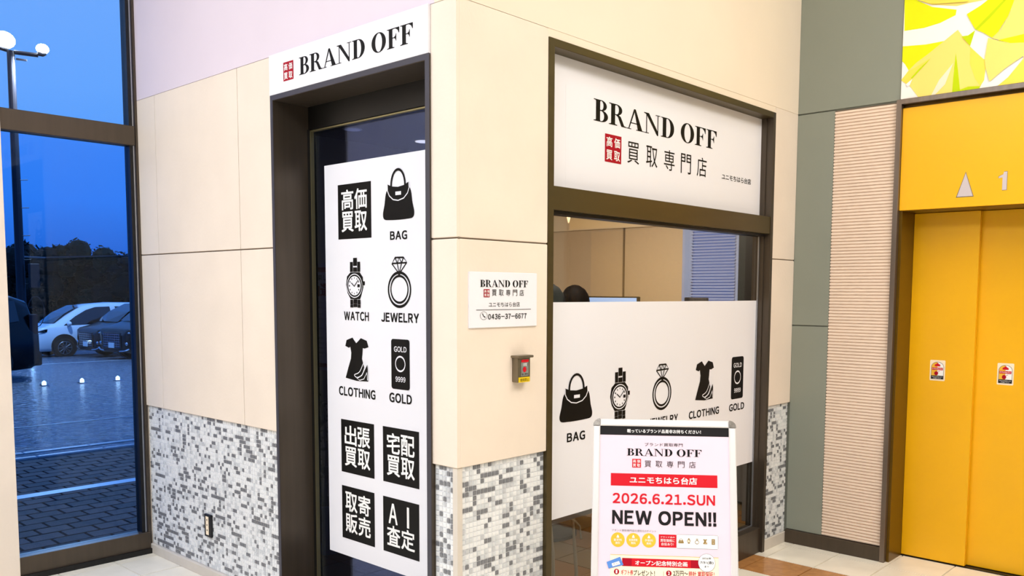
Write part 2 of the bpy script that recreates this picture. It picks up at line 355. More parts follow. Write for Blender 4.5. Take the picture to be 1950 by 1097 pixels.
def I_dress():
    d = [(.06, .93), (.32, .995), (.40, .93), (.48, .87), (.58, .93), (.68, .995), (.93, .94), (1, .80), (.84, .76), (.76, .77), (.74, .62), (.72, .52), (.8, .35), (.98, .04), (.97, .01), (.5, -.005), (.0, .04), (.12, .28), (.24, .50), (.26, .64), (.22, .78), (.16, .75), (.0, .79)]
    shoe = [(.40, .14), (.62, .22), (.84, .50), (.86, .40), (.72, .16), (.52, .08), (.42, .10)]
    s2 = [(.50, .05), (.72, .14), (.94, .40), (.98, .30), (.98, .04), (.95, .04), (.93, .22), (.80, .06), (.62, .02)]
    return [('k', loops2d([d])), ('w', stroke(smooth(shoe, 4), .02, True)), ('k', loops2d([s2])), ('w', stroke(s2, .02, True))]
def I_gold():
    g = latin('GOLD', .02); n = latin('9999', .02)
    def fit(t, x0, y0, x1, y1):
        xs = [v[0] for v in t[0]]; ys = [v[1] for v in t[0]]; a, b, c, d = min(xs), min(ys), max(xs), max(ys)
        return [(x0+(p[0]-a)*(x1-x0)/(c-a), y0+(p[1]-b)*(y1-y0)/(d-b), p[2]) for p in t[0]], t[1]
    return [('k', loops2d([rrect(0, 0, 1, 1, .11, .055)])), ('w', fit(g, .16, .745, .84, .855)), ('w', stroke(ell(.5, .51, .26, .145, 32), .035, True)), ('w', fit(n, .24, .15, .78, .255))]
ICON = {'bag': I_bag(), 'watch': I_watch(), 'ring': I_ring(), 'dress': I_dress(), 'gold': I_gold()}
LABI = {'bag': 'black handbag pictogram', 'watch': 'black wristwatch pictogram', 'ring': 'black diamond ring pictogram', 'dress': 'black dress and heels pictogram', 'gold': 'black gold bar pictogram'}
def icon(kind, pl, box, parent, black='black', white='white', lift=.001, name='pictogram', step=.00035):
    V = []; F = []; mi = []; u0, v0, u1, v1 = box
    for i, (c, (vs, fs)) in enumerate(ICON[kind]):
        b = len(V); V += [pl.at(u0+p[0]*(u1-u0), v0+p[1]*(v1-v0), lift+step*i*(1 if len(ICON[kind]) < 8 else .3)+(p[2]*6e-5 if len(p) > 2 else 0)) for p in vs]; F += [tuple(k+b for k in q) for q in fs]; mi += [0 if c == 'k' else 1]*len(fs)
    o = obj(name, V, F, None, parent, mats=[M[black], M[white]], mi=mi); o['label'] = LABI[kind]; return o
def emblem(pl, box, parent, lift=.001, ink='red', bold=.03, name='emblem'):
    """red square seal with four white characters in a 2 x 2 grid"""
    u0, v0, u1, v1 = box; w = u1-u0; h = v1-v0
    e_ = put(name, loops2d([rect(0, 0, 1, 1)]), pl, box, M[ink], parent, lift)
    for ch, a, b in (('高', .06, .53), ('価', .53, .53), ('買', .06, .06), ('取', .53, .06)):
        txt(ch, pl, (u0+w*(a+.02), v0+h*(b+.02), u0+w*(a+.38), v0+h*(b+.38)), M['white2'], e_, bold*.5, lift+.0006)
    return e_
K = {'ds_emblem':(-1.127,2.488,-1.044,2.565), 'ds_text':(-1.001,2.492,-0.228,2.564), 'st_panel':(-1.118,0.294,-0.368,2.132), 'st_panelTL':(-1.115,2.136,-1.115,2.136), 'st_b1':(-1.009,1.788,-0.761,2.037), 'st_bag':(-0.676,1.859,-0.467,2.049), 'st_bagt':(-0.628,1.772,-0.513,1.810), 'st_watch':(-0.954,1.477,-0.812,1.703), 'st_watcht':(-0.972,1.415,-0.785,1.456), 'st_ring':(-0.648,1.480,-0.487,1.694), 'st_ringt':(-0.695,1.416,-0.439,1.454), 'st_dress':(-0.966,1.138,-0.790,1.333), 'st_dresst':(-1.018,1.056,-0.743,1.100), 'st_gold':(-0.626,1.126,-0.502,1.338), 'st_goldt':(-0.643,1.061,-0.489,1.104), 'st_b3':(-1.007,0.696,-0.755,0.947), 'st_b4':(-0.691,0.699,-0.443,0.948), 'st_b5':(-1.009,0.377,-0.759,0.631), 'st_b6':(-0.696,0.379,-0.446,0.630), 'ps':(0.056,1.412,0.435,1.627), 'ps_t':(0.113,1.568,0.383,1.593), 'ps_e':(0.132,1.531,0.164,1.560), 'ps_k':(0.177,1.534,0.359,1.558), 'ps_u':(0.159,1.491,0.335,1.510), 'ps_l':(0.089,1.481,0.401,1.482), 'ps_c':(0.113,1.444,0.152,1.472), 'ps_n':(0.156,1.441,0.375,1.463), 'sb':(0.619,2.003,2.473,2.566), 'sb_t':(0.893,2.310,1.955,2.412), 'sb_e':(0.978,2.146,1.103,2.272), 'sb_k':(1.151,2.159,1.865,2.258), 'sb_u':(2.022,2.164,2.348,2.199), 'tb_top':(0.619,1.507,2.467,1.505), 'tb_bot':(0.630,0.558,2.474,0.534), 'tb_bag':(0.676,0.974,0.908,1.184), 'tb_bagt':(0.728,0.880,0.857,0.920), 'tb_watch':(1.044,0.950,1.199,1.191), 'tb_ring':(1.394,0.955,1.567,1.186), 'tb_ringt':(1.343,0.894,1.630,0.917), 'tb_dress':(1.800,0.968,1.987,1.181), 'tb_dresst':(1.740,0.879,2.052,0.917), 'tb_gold':(2.183,0.945,2.319,1.185), 'tb_goldt':(2.163,0.873,2.338,0.914), 'box':(0.300,1.187,0.373,1.294), 'box_y':(0.309,1.188,0.373,1.205), 'bd_band':(-0.001,-0.036,0.499,-0.003), 'bd_bt':(0.107,-0.025,0.388,-0.011), 'bd_k0':(0.175,-0.078,0.320,-0.064), 'bd_bo':(0.106,-0.118,0.394,-0.090), 'bd_em':(0.127,-0.162,0.161,-0.129), 'bd_kk':(0.175,-0.159,0.371,-0.134), 'bd_bar':(0.045,-0.233,0.453,-0.186), 'bd_bart':(0.118,-0.222,0.376,-0.197), 'bd_date':(0.053,-0.300,0.443,-0.261), 'bd_new':(0.052,-0.379,0.447,-0.326), 'bd_small':(0.051,-0.409,0.220,-0.399), 'bd_c1':(0.048,-0.467,0.101,-0.412), 'bd_c2':(0.107,-0.466,0.160,-0.413), 'bd_c3':(0.166,-0.466,0.219,-0.412), 'bd_rb':(0.230,-0.463,0.296,-0.415), 'bd_wb':(0.296,-0.465,0.453,-0.413), 'bd_i1':(0.303,-0.446,0.324,-0.427), 'bd_i2':(0.336,-0.446,0.350,-0.426), 'bd_i3':(0.365,-0.448,0.382,-0.427), 'bd_i4':(0.396,-0.447,0.412,-0.428), 'bd_i5':(0.428,-0.448,0.441,-0.427), 'bd_cream':(0.047,-0.575,0.453,-0.495), 'bd_rib':(0.092,-0.535,0.383,-0.509), 'bd_ribt':(0.141,-0.532,0.337,-0.514), 'bd_wc':(0.377,-0.547,0.441,-0.481), 'bd_wc1':(0.392,-0.503,0.426,-0.494), 'bd_wc2':(0.386,-0.521,0.436,-0.508), 'bd_wc3':(0.402,-0.532,0.417,-0.524), 'bd_tk':(0.033,-0.545,0.095,-0.506), 'bd_n1':(0.061,-0.569,0.081,-0.548), 'bd_t1':(0.088,-0.570,0.215,-0.550), 'bd_n2':(0.257,-0.569,0.278,-0.548), 'bd_t2':(0.284,-0.568,0.437,-0.548), 'el_tri':(0.917,2.070,0.998,2.194), 'el_1':(1.117,2.088,1.160,2.185), 'el_s1':(0.752,1.055,0.835,1.173), 'el_s2':(1.095,1.053,1.178,1.173), 'art':(0.603,2.620,1.195,3.034), 'el_split':(0.989,0.004,0.984,2.003), 'el_tr':(0.616,2.018,1.217,2.564), 'posterQ':(-1.820,1.115,-1.648,1.686), }
pA = Plane((0, -.012, 0), (1, 0, 0), (0, 0, 1), (0, -1, 0)); pS = Plane((0, .188, 0), (1, 0, 0), (0, 0, 1), (0, -1, 0))
pB = Plane((-.066, 0, 0), (0, 1, 0), (0, 0, 1), (1, 0, 0)); pT = Plane((-.0685, 0, 0), (0, 1, 0), (0, 0, 1), (1, 0, 0))
pP = Plane((.008, 0, 0), (0, 1, 0), (0, 0, 1), (1, 0, 0)); pW = Plane((0, 0, 0), (0, 1, 0), (0, 0, 1), (1, 0, 0))
pE = Plane((0, 2.79, 0), (1, 0, 0), (0, 0, 1), (0, -1, 0)); pF = Plane((0, 3.0, 0), (1, 0, 0), (0, 0, 1), (0, -1, 0)); pG = Plane((0, 3.04, 0), (1, 0, 0), (0, 0, 1), (0, -1, 0))
pD = Plane((.31685, .47135, 1.02687), (.80009, .59988, 0), (-.18097, .24136, .95341), (.57193, -.76281, .30167))
S = lambda o: tagp(o, kind='structure')
def inframe(p, mrg=40):
    q = Vector(p)-CAM; d = -q.dot(rz)
    if d < .1: return False, 0
    x = 1021+1650*q.dot(rx)/d; y = 693.2-1650*q.dot(ry)/d
    return (-mrg < x < 1950+mrg and -mrg < y < 1097+mrg), d

# ================================================================== structure
# door wall (faces the hall, y = 0)
b = MB(); b.box(-2.67, -1.246, .016, .2, 0, 2.622, 1); b.box(-2.67, -.12, 0, .2, 2.622, 4.6, 0); b.box(-1.246, -.142, .002, .2, 2.44, 2.622, 0)
wc = S(b.build('wall_centre', None, mats=[M['lav'], M['grout']]))
# column and shop window wall (x = 0)
b = MB(); b.box(-.142, -.016, .016, .51, 0, 2.622, 1); b.box(-.12, 0, 0, 2.79, 2.622, 4.6, 0); b.box(-.12, -.002, .51, 2.79, 2.588, 2.622, 0); b.box(-.12, -.016, 2.50, 2.79, 0, 2.622, 1)
wr = S(b.build('wall_right', None, mats=[M['paint'], M['grout']]))
# lift wall (y = 2.79)
b = MB(); b.box(-.12, .60, 2.802, 3.2, 0, 4.6); b.box(.60, 1.66, 2.802, 3.2, 2.62, 4.6); b.box(1.66, 6, 2.79, 3.2, 0, 4.6)
wb = S(b.build('wall_back', M['sage']))
b = MB(); b.box(-2.87, -2.67, -7, -1.35, 0, 4.6); b.box(-2.87, -2.67, -1.35, .2, 4.4, 4.6); b.box(-2.87, -2.67, .012, 6, -.1, 4.6)
wl = S(b.build('wall_left', M['paint']))
S(bx('wall_pier', -2.87, -2.64, -1.35, -.705, 0, 4.6, M['cream'], c=.006))
S(bx('wall_front', -2.87, 6.2, -7.2, -7, 0, 4.6, M['hallwall'])); S(bx('wall_far', 6, 6.2, -7, 3.2, 0, 4.6, M['hallwall']))
ceil = S(bx('ceiling', -2.87, 6.2, -7.2, 3.2, 4.6, 4.75, M['ceil']))
def panel(name, x0, x1, y0, y1, z0, z1, m, par): return bx(name, x0, x1, y0, y1, z0, z1, M[m], par, c=.0025)
for z0, z1 in ((.879, 1.747), (1.7525, 2.621)):
    for x0, x1 in ((-2.668, -2.4465), (-2.4435, -1.5585), (-1.5545, -1.247), (-.1415, -.0005)): panel('cladding_panel', x0, x1, 0, .0158, z0, z1, 'cream', wc)
    panel('cladding_panel', -.0158, 0, .016, .5095, z0, z1, 'cream', wr); panel('cladding_panel', -.0158, 0, 2.5005, 2.789, z0, z1, 'cream', wr)
obj('joint_filler', *(lambda q: (q.v, q.f))(MB().box(-2.668, -1.247, .008, .016, 1.746, 1.754).box(-.1415, -.001, .008, .016, 1.746, 1.754)), M['joint'], wc)
obj('joint_filler', *(lambda q: (q.v, q.f))(MB().box(-.0158, -.006, .012, .5095, 1.746, 1.754).box(-.0158, -.006, 2.5005, 2.789, 1.746, 1.754)), M['joint'], wr)
S(MB().box(-.032, -.006, .006, .032, 0, .879, c=.003).build('trim_1', M['bb']))
S(MB().box(-2.668, -1.247, -.004, .016, 0, .054, c=.002).build('baseboard_centre', M['bb']))
S(MB().box(-.032, -.006, .001, .51, 0, .056, c=.002).box(-.016, -.002, 2.502, 2.79, 0, .066, c=.002).build('baseboard_right', M['bb']))
S(bx('baseboard_back', 0.0, .588, 2.775, 2.802, 0, .084, M['bronze'], c=.002))
# ---- mosaic: real tiles, the largest 300 of each wall singly, the rest joined
PITCH = .0205
def tile_geo(w, h, d, c=.0016):
    w /= 2; h /= 2
    return ([(-w, -h, 0), (w, -h, 0), (w, h, 0), (-w, h, 0), (-w+c, -h+c, d), (w-c, -h+c, d), (w-c, h-c, d), (-w+c, h-c, d)],
            [(4, 5, 6, 7), (0, 1, 5, 4), (1, 2, 6, 5), (2, 3, 7, 6), (3, 0, 4, 7)])
def mosaic(wall, regions):
    tiles = []
    for pl, u0, u1, v0, v1 in regions:
        nu = round((u1-u0)/PITCH); nv = round((v1-v0)/PITCH); pu = (u1-u0)/nu; pv = (v1-v0)/nv
        for j in range(nv):
            prev = 0
            for i in range(nu):
                r = random.random(); dark = r < .17 or (prev and r < .42); prev = dark
                k = 3 if dark else random.choices((0, 1, 2), (.68, .22, .10))[0]
                p = pl.at(u0+(i+.5)*pu, v0+(j+.5)*pv); vis, d = inframe(p); tiles.append((0 if vis else 1, d, p, pl, k))
    tiles.sort(key=lambda t: (t[0], t[1])); cache = {}
    V, F = tile_geo(PITCH-.0026, PITCH-.0026, .0035)
    def glob(pl, p): return [tuple(p+pl.u*a+pl.v*c_+pl.n*d_) for a, c_, d_ in V]
    for vis, d, p, pl, k in tiles[:300]:
        key = (k, tuple(pl.n))
        if key not in cache:
            me = bpy.data.meshes.new('mosaic_tile'); me.from_pydata(glob(pl, Vector((0, 0, 0))), [], F); me.materials.append(M['t%d' % k]); cache[key] = me
        o = bpy.data.objects.new('mosaic_tile', cache[key]); COL.objects.link(o); o.location = p; o.parent = wall
    q = MB()
    for vis, d, p, pl, k in tiles[300:]: q.add(glob(pl, p), F, k)
    if q.v: tagp(q.build('mosaic_tiles', None, wall, mats=[M['t%d' % k] for k in range(4)]), kind='stuff')
mA = Plane((0, .016, 0), (1, 0, 0), (0, 0, 1), (0, -1, 0)); mB_ = Plane((-.016, 0, 0), (0, 1, 0), (0, 0, 1), (1, 0, 0))
mosaic(wc, [(mA, -2.668, -1.247, .055, .878)])
mosaic(wr, [(mA, -.141, -.033, .057, .878), (mB_, .033, .5095, .057, .878), (mB_, 2.502, 2.789, .067, .878)])
# ---- floor
fl = S(bx('floor', -2.87, 6.2, -7.2, 3.2, -.06, -.012, M['fgrout']))
TP = .293
def floor_tiles(par, xs, ys, colour, keep, name='floor_tile', zt=0.0):
    cache = {}; rest = MB(); n = 0; mats = []
    for i in xs:
        for j in ys:
            x = .06+i*TP; y = 2.41-j*TP; c = colour(i, j, x, y)
            if c is None: continue
            if c not in mats: mats.append(c)
            cen = Vector((x+TP/2, y-TP/2, zt-.012)); w = TP-.004
            if keep(cen) and n < 300:
                n += 1
                if c not in cache:
                    me = bpy.data.meshes.new(name); V, F = tile_geo(w, w, .012, .0018); me.from_pydata(V, [], F); me.materials.append(M[c]); cache[c] = me
                o = bpy.data.objects.new(name, cache[c]); COL.objects.link(o); o.location = cen; o.parent = par
            else:
                V, F = tile_geo(w, w, .012, .0018); rest.add([tuple(cen+Vector(p)) for p in V], F, mats.index(c))
    if rest.v: tagp(rest.build(name+'s', None, par, mats=[M[c] for c in mats]), kind='stuff')
inshop = lambda x, y: x+TP < .02 and y-TP/2 > .0
floor_tiles(fl, range(-10, 21), range(-2, 32), lambda i, j, x, y: None if inshop(x, y) else ('otile' if j == 0 and i > -2 else 'ftile'), lambda c: inframe(c, 120)[0] and not (-2.6 < c.x < 0 and c.y > 0.15))
floor_tiles(fl, range(-10, 0), range(-4, 9), lambda i, j, x, y: ('btile' if (i//2+j) % 3 else 'btile2') if inshop(x, y) and x > -2.75 else None, lambda c: True, 'shop_floor_tile', zt=-.001)

# ---- tall window to the car park
w1 = thing('window_1', None, None, (-2.67, -.36, 0)); S(w1)
bx('mullion', -2.745, -2.66, -.705, -.02, 2.368, 2.477, M['bronze'], w1, c=.003)
bx('bottom_rail', -2.745, -2.655, -.705, -.004, .018, .126, M['bronze'], w1, c=.003)
bx('sill_lip', -2.655, -2.64, -.705, -.004, .0, .03, M['darkm'], w1)
bx('top_rail', -2.745, -2.66, -.705, -.004, 4.3, 4.4, M['bronze'], w1)
obj('jamb', *(lambda q: (q.v, q.f))(MB().box(-2.745, -2.664, -.013, -.0005, .0, 4.4)), M['bronze'], w1)
bx('jamb_gasket', -2.745, -2.676, -.044, -.026, .02, 4.4, M['darkm'], w1); bx('jamb_strip', -2.745, -2.672, -.026, -.020, .02, 4.4, M['silver'], w1); bx('jamb_gasket', -2.745, -2.674, -.020, -.013, .02, 4.4, M['edge'], w1)
bx('jamb', -2.745, -2.67, -.712, -.700, .02, 4.4, M['bronze'], w1)
bx('upper_pane', -2.712, -2.704, -.705, -.044, 2.477, 4.3, M['glassup'], w1); bx('lower_pane', -2.712, -2.704, -.705, -.044, .126, 2.368, M['glasslow'], w1)

# ---- shop door
d1 = thing('door_1', None, None, (-.69, .1, 0)); S(d1)
obj('door_frame', *(lambda q: (q.v, q.f))(MB().box(-1.246, -1.226, -.008, .2, 0, 2.44, c=.002).box(-.166, -.142, -.008, .2, 0, 2.44, c=.002).box(-1.226, -.166, -.008, .2, 2.418, 2.44, c=.002)), M['bronze'], d1)
obj('frame_edge', *(lambda q: (q.v, q.f))(MB().box(-1.248, -1.228, -.010, -.0075, 0, 2.442).box(-.164, -.140, -.010, -.0075, 0, 2.442).box(-1.228, -.164, -.010, -.0075, 2.42, 2.442)), M['edge'], d1)
bx('header', -1.226, -.166, .178, .205, 2.312, 2.418, M['darkm'], d1)
bx('side_stile', -1.226, -1.205, .172, .205, 0, 2.312, M['darkm'], d1)
obj('glazing_bead', *(lambda q: (q.v, q.f))(MB().box(-1.205, -1.199, .172, .190, .1, 2.306).box(-1.205, -.166, .172, .190, 2.300, 2.306)), M['brass'], d1)
bx('bottom_rail', -1.206, -.166, .178, .205, 0, .1, M['darkm'], d1)
bx('glass_pane', -1.196, -.166, .190, .196, .1, 2.300, M['glassdoor'], d1)

# ---- shop window frame
w2 = thing('window_2', None, None, (-.04, 1.5, 0)); S(w2)
bx('left_jamb', -.11, .004, .511, .545, 0, 2.588, M['olive'], w2, c=.002)
bx('head', -.11, .004, .545, 2.47, 2.555, 2.588, M['olive'], w2, c=.002)
bx('right_jamb', -.11, .004, 2.47, 2.499, 0, 2.588, M['bronze'], w2, c=.002)
bx('jamb_step', -.09, -.035, 2.462, 2.47, .15, 2.555, M['bronze'], w2)
bx('middle_rail', -.11, .0, .545, 2.47, 1.893, 1.992, M['olive'], w2, c=.002)
bx('bottom_rail', -.11, -.012, .545, 2.47, 0, .15, M['bronze'], w2, c=.002)
bx('rail_gasket', -.09, -.03, .545, 2.47, 1.880, 1.893, M['darkm'], w2)
obj('glazing_bead', *(lambda q: (q.v, q.f))(MB().box(-.068, -.060, 2.455, 2.462, .15, 1.88).box(-.068, -.060, .545, 2.462, .15, .157)), M['silver'], w2)
bx('glass_pane', -.0750, -.0695, .545, 2.462, .15, 1.88, M['glass'], w2)

# ---- lift wall panels
for x0, x1, z0, z1 in ((.001, .600, 2.6215, 3.60), (.001, .600, 3.606, 4.6), (.001, .228, 1.357, 2.6145), (.001, .228, .085, 1.351)): bx('wall_panel', x0, x1, 2.79, 2.802, z0, z1, M['sage'], wb, c=.002)
V = []; F = []; z = .086; rows = []
while z < 2.600:
    for dz, y in ((0, 2.7962), (.0032, 2.7962), (.0056, 2.788), (.0162, 2.788), (.0183, 2.7962)): rows.append((z+dz, y))
    z += .0184
for z_, y_ in rows: V += [(.230, y_, z_), (.5885, y_, z_)]
F = [(2*i, 2*i+1, 2*i+3, 2*i+2) for i in range(len(rows)-1)]
rp_ = obj('ribbed_panel', V, F, M['rib'], wb)
bx('ribbed_panel_backing', .230, .5885, 2.7975, 2.802, .085, 2.614, M['joint'], wb)
# ---- lift
d2 = thing('door_2', None, None, (1.13, 2.9, 0)); S(d2)
obj('steel_frame', *(lambda q: (q.v, q.f))(MB().box(.589, .616, 2.768, 2.80, 0, 2.622, c=.002).box(1.64, 1.667, 2.768, 2.80, 0, 2.622, c=.002).box(.616, 1.64, 2.768, 2.80, 2.594, 2.622, c=.002)), M['steel'], d2)
tp = bx('transom_panel', .618, 1.638, 2.79, 2.81, 2.014, 2.575, M['yel'], d2, c=.002)
bx('transom_backing', .616, 1.64, 2.81, 3.07, 2.012, 2.62, M['ochre'], d2)
bx('reveal', .602, .632, 2.80, 3.07, 0, 2.012, M['ochre'], d2); bx('reveal', 1.628, 1.65, 2.80, 3.07, 0, 2.012, M['ochre'], d2)
bx('door_leaf', .633, .984, 3.0, 3.03, .006, 2.011, M['yel2'], d2, c=.003)
bx('door_leaf', .965, 1.627, 3.04, 3.07, .006, 2.011, M['yel2'], d2, c=.003)
bx('door_sill', .616, 1.64, 2.995, 3.2, -.01, .004, M['darkm'], d2)
bx('lift_shaft', .60, 1.66, 3.08, 3.2, 0, 2.62, M['darkm'], d2)
u0, v0, u1, v1 = K['el_tri']; tri = [(0, 0), (1, 0), (.5, 1)]
o = put('up_arrow', loops2d([tri]), pE, (u0-.004, v0-.004, u1+.004, v1+.006), M['steel'], d2, .0006); o['label'] = 'grey edging of the triangular up arrow'
put('up_arrow_insert', loops2d([tri]), pE, (u0+.001, v0, u1-.001, v1-.002), M['lilac'], o, .0012)
one = [(.46, 0), (1, 0), (1, 1), (.62, 1), (.52, .86), (.0, .76), (.0, .66), (.46, .70)]
o = put('floor_number', loops2d([one]), pE, tuple(K['el_1']), M['steel'], d2, .0006); put('floor_number_insert', loops2d([one]), pE, (K['el_1'][0]+.002, K['el_1'][1]+.002, K['el_1'][2]-.002, K['el_1'][3]-.002), M['lilac'], o, .0012)
# child-safety stickers on the two leaves
for nm, pl, bxk, lab in (('s1', pF, K['el_s1'], 'small white safety sticker with red symbols on the left lift door'), ('s2', pG, K['el_s2'], 'small white safety sticker with red symbols on the right lift door')):
    u0, v0, u1, v1 = bxk; w = u1-u0; h = v1-v0
    st = thing('safety_sticker', lab, 'sticker', tuple(pl.at((u0+u1)/2, v0)), 'safety stickers on the lift doors')
    U = lambda a: u0+w*a
    Vv = lambda a: v0+h*a
    put('sticker_sheet', loops2d([rrect(0, 0, 1, 1, .07, .05)]), pl, (u0, v0, u1, v1), M['creamprint'], st, .0008)
    arch = [(.08, .08), (.92, .08), (.92, .66)]+ell(.5, .66, .42, .26, 16, 0, pi, 0)+[(.08, .66)]
    put('arch_outline', loops2d([arch]), pl, (U(.08), Vv(.08), U(.92), Vv(.92)), M['grey_print'], st, .0012)
    ar2 = [(.11, .10), (.89, .10), (.89, .66)]+ell(.5, .66, .39, .24, 16, 0, pi, 0)+[(.11, .66)]
    put('arch_field', loops2d([ar2]), pl, (U(.11), Vv(.10), U(.89), Vv(.90)), M['white2'], st, .0016)
    put('orange_field', loops2d([[(.11, .10), (.5, .10), (.5, .90)]+ell(.5, .66, .39, .24, 8, pi/2, pi, 0)]), pl, (U(.11), Vv(.10), U(.5), Vv(.90)), M['gold'], st, .0020)
    put('black_strip', loops2d([rect(0, 0, 1, 1)]), pl, (U(.10), Vv(.08), U(.90), Vv(.25)), M['char'], st, .0026)
    txt('手をはさまれないよう', pl, (U(.16), Vv(.16), U(.84), Vv(.22)), M['white2'], st, 0, .0030); txt('ご注意ください', pl, (U(.24), Vv(.095), U(.76), Vv(.145)), M['white2'], st, 0, .0030)
    put('warning_bar', loops2d([rect(0, 0, 1, 1)]), pl, (U(.14), Vv(.52), U(.86), Vv(.64)), M['red2'], st, .0026); txt('ドアにちゅうい', pl, (U(.18), Vv(.545), U(.82), Vv(.615)), M['white2'], st, .02, .0030)
    put('hand_symbol', loops2d([ell(0, 0, 1, 1, 20)]), pl, (U(.30), Vv(.26), U(.56), Vv(.46)), M['red'], st, .0026); put('door_symbol', stroke([(0, 0), (.3, .8), (1, 1)], .12), pl, (U(.5), Vv(.3), U(.66), Vv(.48)), M['red2'], st, .0028)
    put('red_symbol', loops2d([[(0, .1), (.1, .6), (.3, .7), (.4, 1), (.6, 1), (.7, .7), (.9, .6), (1, .1), (.8, 0), (.2, 0)]]), pl, (U(.30), Vv(.70), U(.70), Vv(.86)), M['red2'], st, .0026)

# ================================================================== picture above the lift
art = thing('wall_graphic', 'yellow and lime ginkgo-leaf graphic panel above the lift', 'graphic', (1.13, 2.79, 2.622))
bx('graphic_panel', .604, 1.66, 2.784, 2.802, 2.6225, 3.42, M['wartp'], art)
pH = Plane((0, 2.784, 0), (1, 0, 0), (0, 0, 1), (0, -1, 0))
ART = [
 ('lime', [(0.599, 3.291), (0.61, 2.993), (0.714, 2.989), (0.796, 2.999), (0.873, 3.024), (0.877, 3.051), (0.751, 3.092), (0.665, 3.148), (0.66, 3.276)]),
 ('pale', [(0.665, 3.148), (0.66, 3.276), (0.957, 3.208), (1.016, 3.073), (0.948, 3.073), (0.876, 3.07), (0.751, 3.103)]),
 ('lime', [(0.605, 2.911), (0.728, 2.899), (0.821, 2.9), (0.741, 2.841), (0.664, 2.779), (0.645, 2.77), (0.62, 2.813), (0.598, 2.838)]),
 ('pale', [(0.888, 2.945), (0.911, 2.91), (0.959, 2.839), (1.02, 2.772), (1.035, 2.764), (1.025, 2.663), (1.007, 2.625), (0.875, 2.624), (0.771, 2.62), (0.703, 2.617), (0.652, 2.689), (0.638, 2.707), (0.607, 2.731), (0.638, 2.772), (0.679, 2.809), (0.741, 2.846), (0.821, 2.9), (0.875, 2.937)]),
 ('pale2', [(0.757, 2.822), (0.732, 2.794), (0.659, 2.726), (0.641, 2.696), (0.602, 2.729), (0.638, 2.769)]),
 ('pale2', [(0.953, 2.845), (1.02, 2.772), (1.037, 2.764), (1.028, 2.663), (1.011, 2.635), (0.985, 2.675), (0.955, 2.757)]),
 ('lime2', [(0.883, 2.827), (0.899, 2.725), (0.913, 2.623), (0.873, 2.623), (0.875, 2.687)]),
 ('creamprint', [(0.872, 2.776), (0.836, 2.672), (0.781, 2.619), (0.765, 2.621), (0.804, 2.698)]),
 ('lime2', [(0.754, 2.82), (0.732, 2.796), (0.663, 2.728), (0.655, 2.732), (0.696, 2.774)]),
 ('wartp', [(0.663, 2.725), (0.651, 2.694), (0.638, 2.689), (0.63, 2.701), (0.64, 2.71)]),
 ('lime', [(0.929, 3.017), (0.995, 3.047), (1.031, 3.07), (1.083, 3.179), (1.194, 3.153), (1.154, 3.043), (1.129, 2.969), (1.094, 2.915), (1.057, 2.872), (1.014, 2.906), (0.974, 2.931), (0.953, 2.969)]),
 ('lime2', [(1.105, 3.054), (1.125, 3.059), (1.044, 2.976), (0.984, 2.925), (0.974, 2.933), (1.034, 2.988)]),
 ('lime2', [(0.909, 2.907), (0.941, 2.906), (0.974, 2.926), (0.953, 2.85)]),
 ('lime', [(1.154, 3.043), (1.153, 3.162), (1.194, 3.153), (1.129, 2.969), (1.086, 2.897), (1.057, 2.872), (1.066, 2.911), (1.12, 2.981)]),
 ('pale', [(1.154, 3.043), (1.176, 3.157), (1.388, 3.146), (1.402, 2.875), (1.203, 2.863), (1.097, 2.853), (1.057, 2.87), (1.095, 2.905), (1.131, 2.97)]),
 ('lime', [(1.086, 2.855), (1.203, 2.863), (1.402, 2.875), (1.405, 2.807), (1.205, 2.821), (1.145, 2.829)]),
 ('pale', [(1.039, 2.875), (1.088, 2.852), (1.145, 2.829), (1.205, 2.821), (1.405, 2.807), (1.414, 2.622), (1.215, 2.619), (1.093, 2.622), (1.139, 2.656), (1.209, 2.743), (1.208, 2.755), (1.123, 2.704), (1.059, 2.653), (1.052, 2.659), (1.031, 2.734), (1.027, 2.771)]),
 ('pale2', [(1.209, 2.734), (1.405, 2.798), (1.414, 2.622), (1.215, 2.619), (1.093, 2.622), (1.143, 2.66)]),
 ('pale2', [(0.665, 3.148), (0.663, 3.212), (0.83, 3.175), (0.932, 3.101), (0.938, 3.079), (0.751, 3.106)]),
 ('lime2', [(1.011, 2.635), (0.952, 2.641), (0.908, 2.629), (0.914, 2.618), (1.007, 2.62)]),
]
def clip(P, ax, lim, keep_less=True):
    out = []; ins = (lambda p: p[ax] <= lim+1e-9) if keep_less else (lambda p: p[ax] >= lim-1e-9)
    for i in range(len(P)):
        a, b_ = P[i-1], P[i]
        if ins(a) != ins(b_):
            t_ = (lim-a[ax])/(b_[ax]-a[ax]); out.append((a[0]+(b_[0]-a[0])*t_, a[1]+(b_[1]-a[1])*t_))
        if ins(b_): out.append(b_)
    return out
for qx in (0, 1):
    for qz in (0, 1):
        for i, (c, P_) in enumerate(ART):
            P_ = clip(clip(clip(clip(P_, 0, 1.395), 0, .6045, False), 1, 3.145), 1, 2.623, False)
            if qx: P_ = clip([(2.79-x, z) for x, z in P_], 0, 1.6595)
            if qz: P_ = clip([(x, 6.29-z) for x, z in P_], 1, 3.4195)
            if len(P_) < 3: continue
            g = loops2d([P_])
            if g[1]: obj('leaf_shape', [pH.at(p[0], p[1], .0006+.0003*i) for p in g[0]], g[1], M[c], art)

# ================================================================== signs
s = thing('fascia_sign', 'white lettered board above the dark shop doorway', 'sign', (-.694, 0, 2.442))
bx('sign_board', -1.247, -.142, -.012, -.0005, 2.4425, 2.622, M['white'], s, c=.001)
put('lettering', BRAND, pA, (-1.001, 2.494, -.228, 2.572), M['black'], s); emblem(pA, (-1.127, 2.488, -1.046, 2.570), s)

